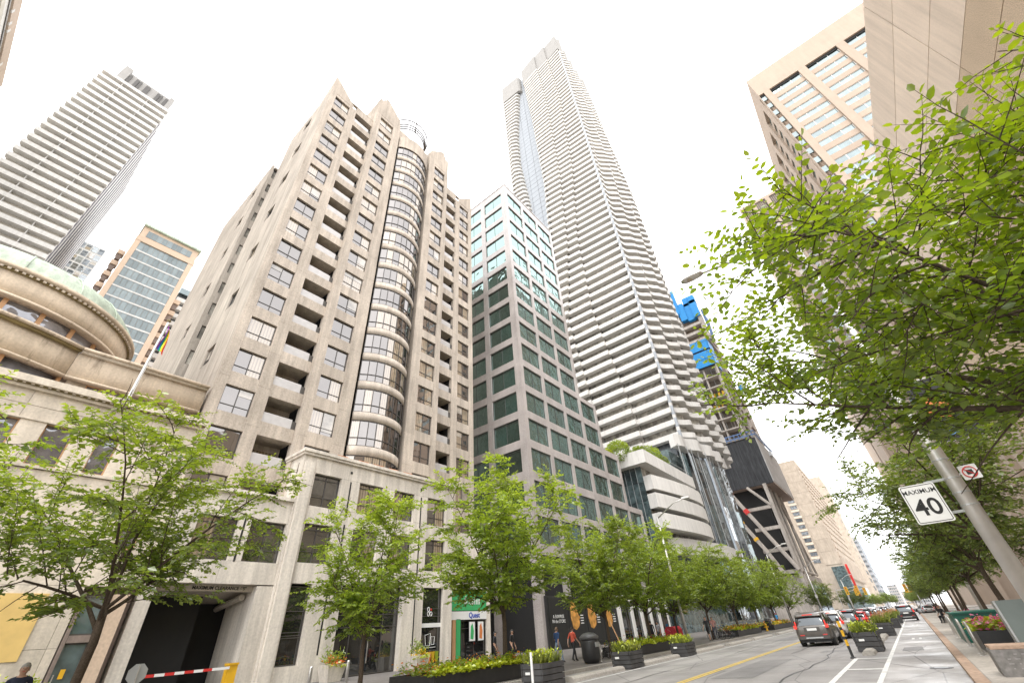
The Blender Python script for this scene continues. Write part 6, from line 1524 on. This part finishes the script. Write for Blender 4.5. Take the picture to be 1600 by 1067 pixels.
    for i in range(5):
        for k in range(14): fs.append((i*14+k,i*14+(k+1)%14,(i+1)*14+(k+1)%14,(i+1)*14+k))
    part('cap' if cap else 'hair', hm.add(vs, fs), paint('hair', cap or hair, .8), t, True, M=M0)
    if cap: part('cap_peak', MB().box(-.06*s,.06*s,hy+.08*s,hy+.19*s,hz-.005,hz+.008), paint('cap_peak', cap, .8), t, M=M0)
    ey = MB()
    for sx in (-1,1): ey.lathe([(.004,-.008),(.011,0),(.004,.008)], 6, (sx*.031*s, hy+.112*s, (1.628+dz)*s))
    part('eyes', ey, M_['ink'], t, M=M0); part('mouth', MB().box(-.022*s,.022*s,hy+.105*s,hy+.115*s,(1.563+dz)*s,(1.57+dz)*s), M_['red'], t, M=M0)
    if bag: part('backpack', MB().box(-.15*s,.15*s,-.26*s,-.10*s,1.02*s,1.42*s), paint('bag', bag, .8), t, M=M0)
    return t
zq = zl(-17.3)
person('person walking in red-orange top and black leggings beside the litter bin', -17.0, 26.6, zq, R(-12), (0.55,0.10,0.06), (0.02,0.02,0.022), (0.03,0.02,0.015), 'walk', 1, 1.70, skinc=(0.5,0.33,0.25))
person('person walking in dark blue shirt and pale jeans past golden posters', -17.6, 25.8, zq, R(-8), (0.02,0.05,0.13), (0.20,0.26,0.34), (0.12,0.08,0.05), 'walk', -1, 1.76)
person('person in black uniform and cap standing behind the flower bed tree', -20.5, 25.0, zl(-20.5), R(-75), (0.02,0.02,0.022), (0.02,0.02,0.022), (0.02,0.02,0.02), 'stand', 1, 1.78, cap=(0.05,0.045,0.04))
person('second person in black with dark cap near the lettered poster', -21.6, 24.6, zl(-21.6), R(-60), (0.025,0.025,0.03), (0.02,0.02,0.022), (0.02,0.02,0.02), 'stand', 1, 1.74, cap=(0.02,0.02,0.02))
person('person in black top and shorts walking past the parked bicycles', -14.9, 45.6, zk, R(170), (0.03,0.03,0.032), (0.02,0.02,0.02), (0.02,0.015,0.01), 'walk', 1, 1.8, shorts=True)
person('person in pink plaid shirt standing with the parked bicycles', -15.6, 49.6, zk, R(200), (0.55,0.28,0.26), (0.08,0.09,0.12), (0.10,0.06,0.04), 'stand', 1, 1.75)
person('person in dark clothes walking between the pavement trees', -18.4, 41.6, zl(-18), R(20), (0.025,0.025,0.03), (0.02,0.02,0.025), (0.02,0.02,0.02), 'walk', -1, 1.78, sleeves='long')
person('person in grey top with black hair beside the red delivery cart', -18.6, 43.6, zl(-18), R(160), (0.35,0.35,0.38), (0.04,0.04,0.05), (0.02,0.02,0.02), 'stand', 1, 1.7)
person('distant person in magenta and blue jacket by the far flower bed', -17.5, 88, zl(-17), R(190), (0.05,0.30,0.60), (0.03,0.03,0.04), (0.45,0.05,0.25), 'walk', 1, 1.7)
person('person in black seated on a box under the right-hand trees', 1.7, 58.0, .15, R(150), (0.02,0.02,0.022), (0.02,0.02,0.022), (0.02,0.02,0.02), 'sit', 1, 1.75)
sb_ = thing('box_seat', 'small grey box planter used as a seat under the right-hand trees', 'box', (1.7,58.0,.15)); part('box', MB().box(1.35,2.05,57.7,58.35,.15,.55), M_['kerbL'], sb_); part('lid', MB().box(1.32,2.08,57.67,58.38,.55,.59), M_['char'], sb_)
person('person in dark top walking on the right pavement beyond the tank', 6.4, 47.5, .15, R(200), (0.05,0.05,0.06), (0.03,0.03,0.035), (0.03,0.02,0.02), 'walk', 1, 1.75)
person('grey-haired person in dark navy jacket passing the domed hall hedge', -16.9, 2.35, zl(-17), R(-100), (0.02,0.025,0.05), (0.03,0.03,0.04), (0.30,0.28,0.26), 'walk', 1, 1.72, sleeves='long')
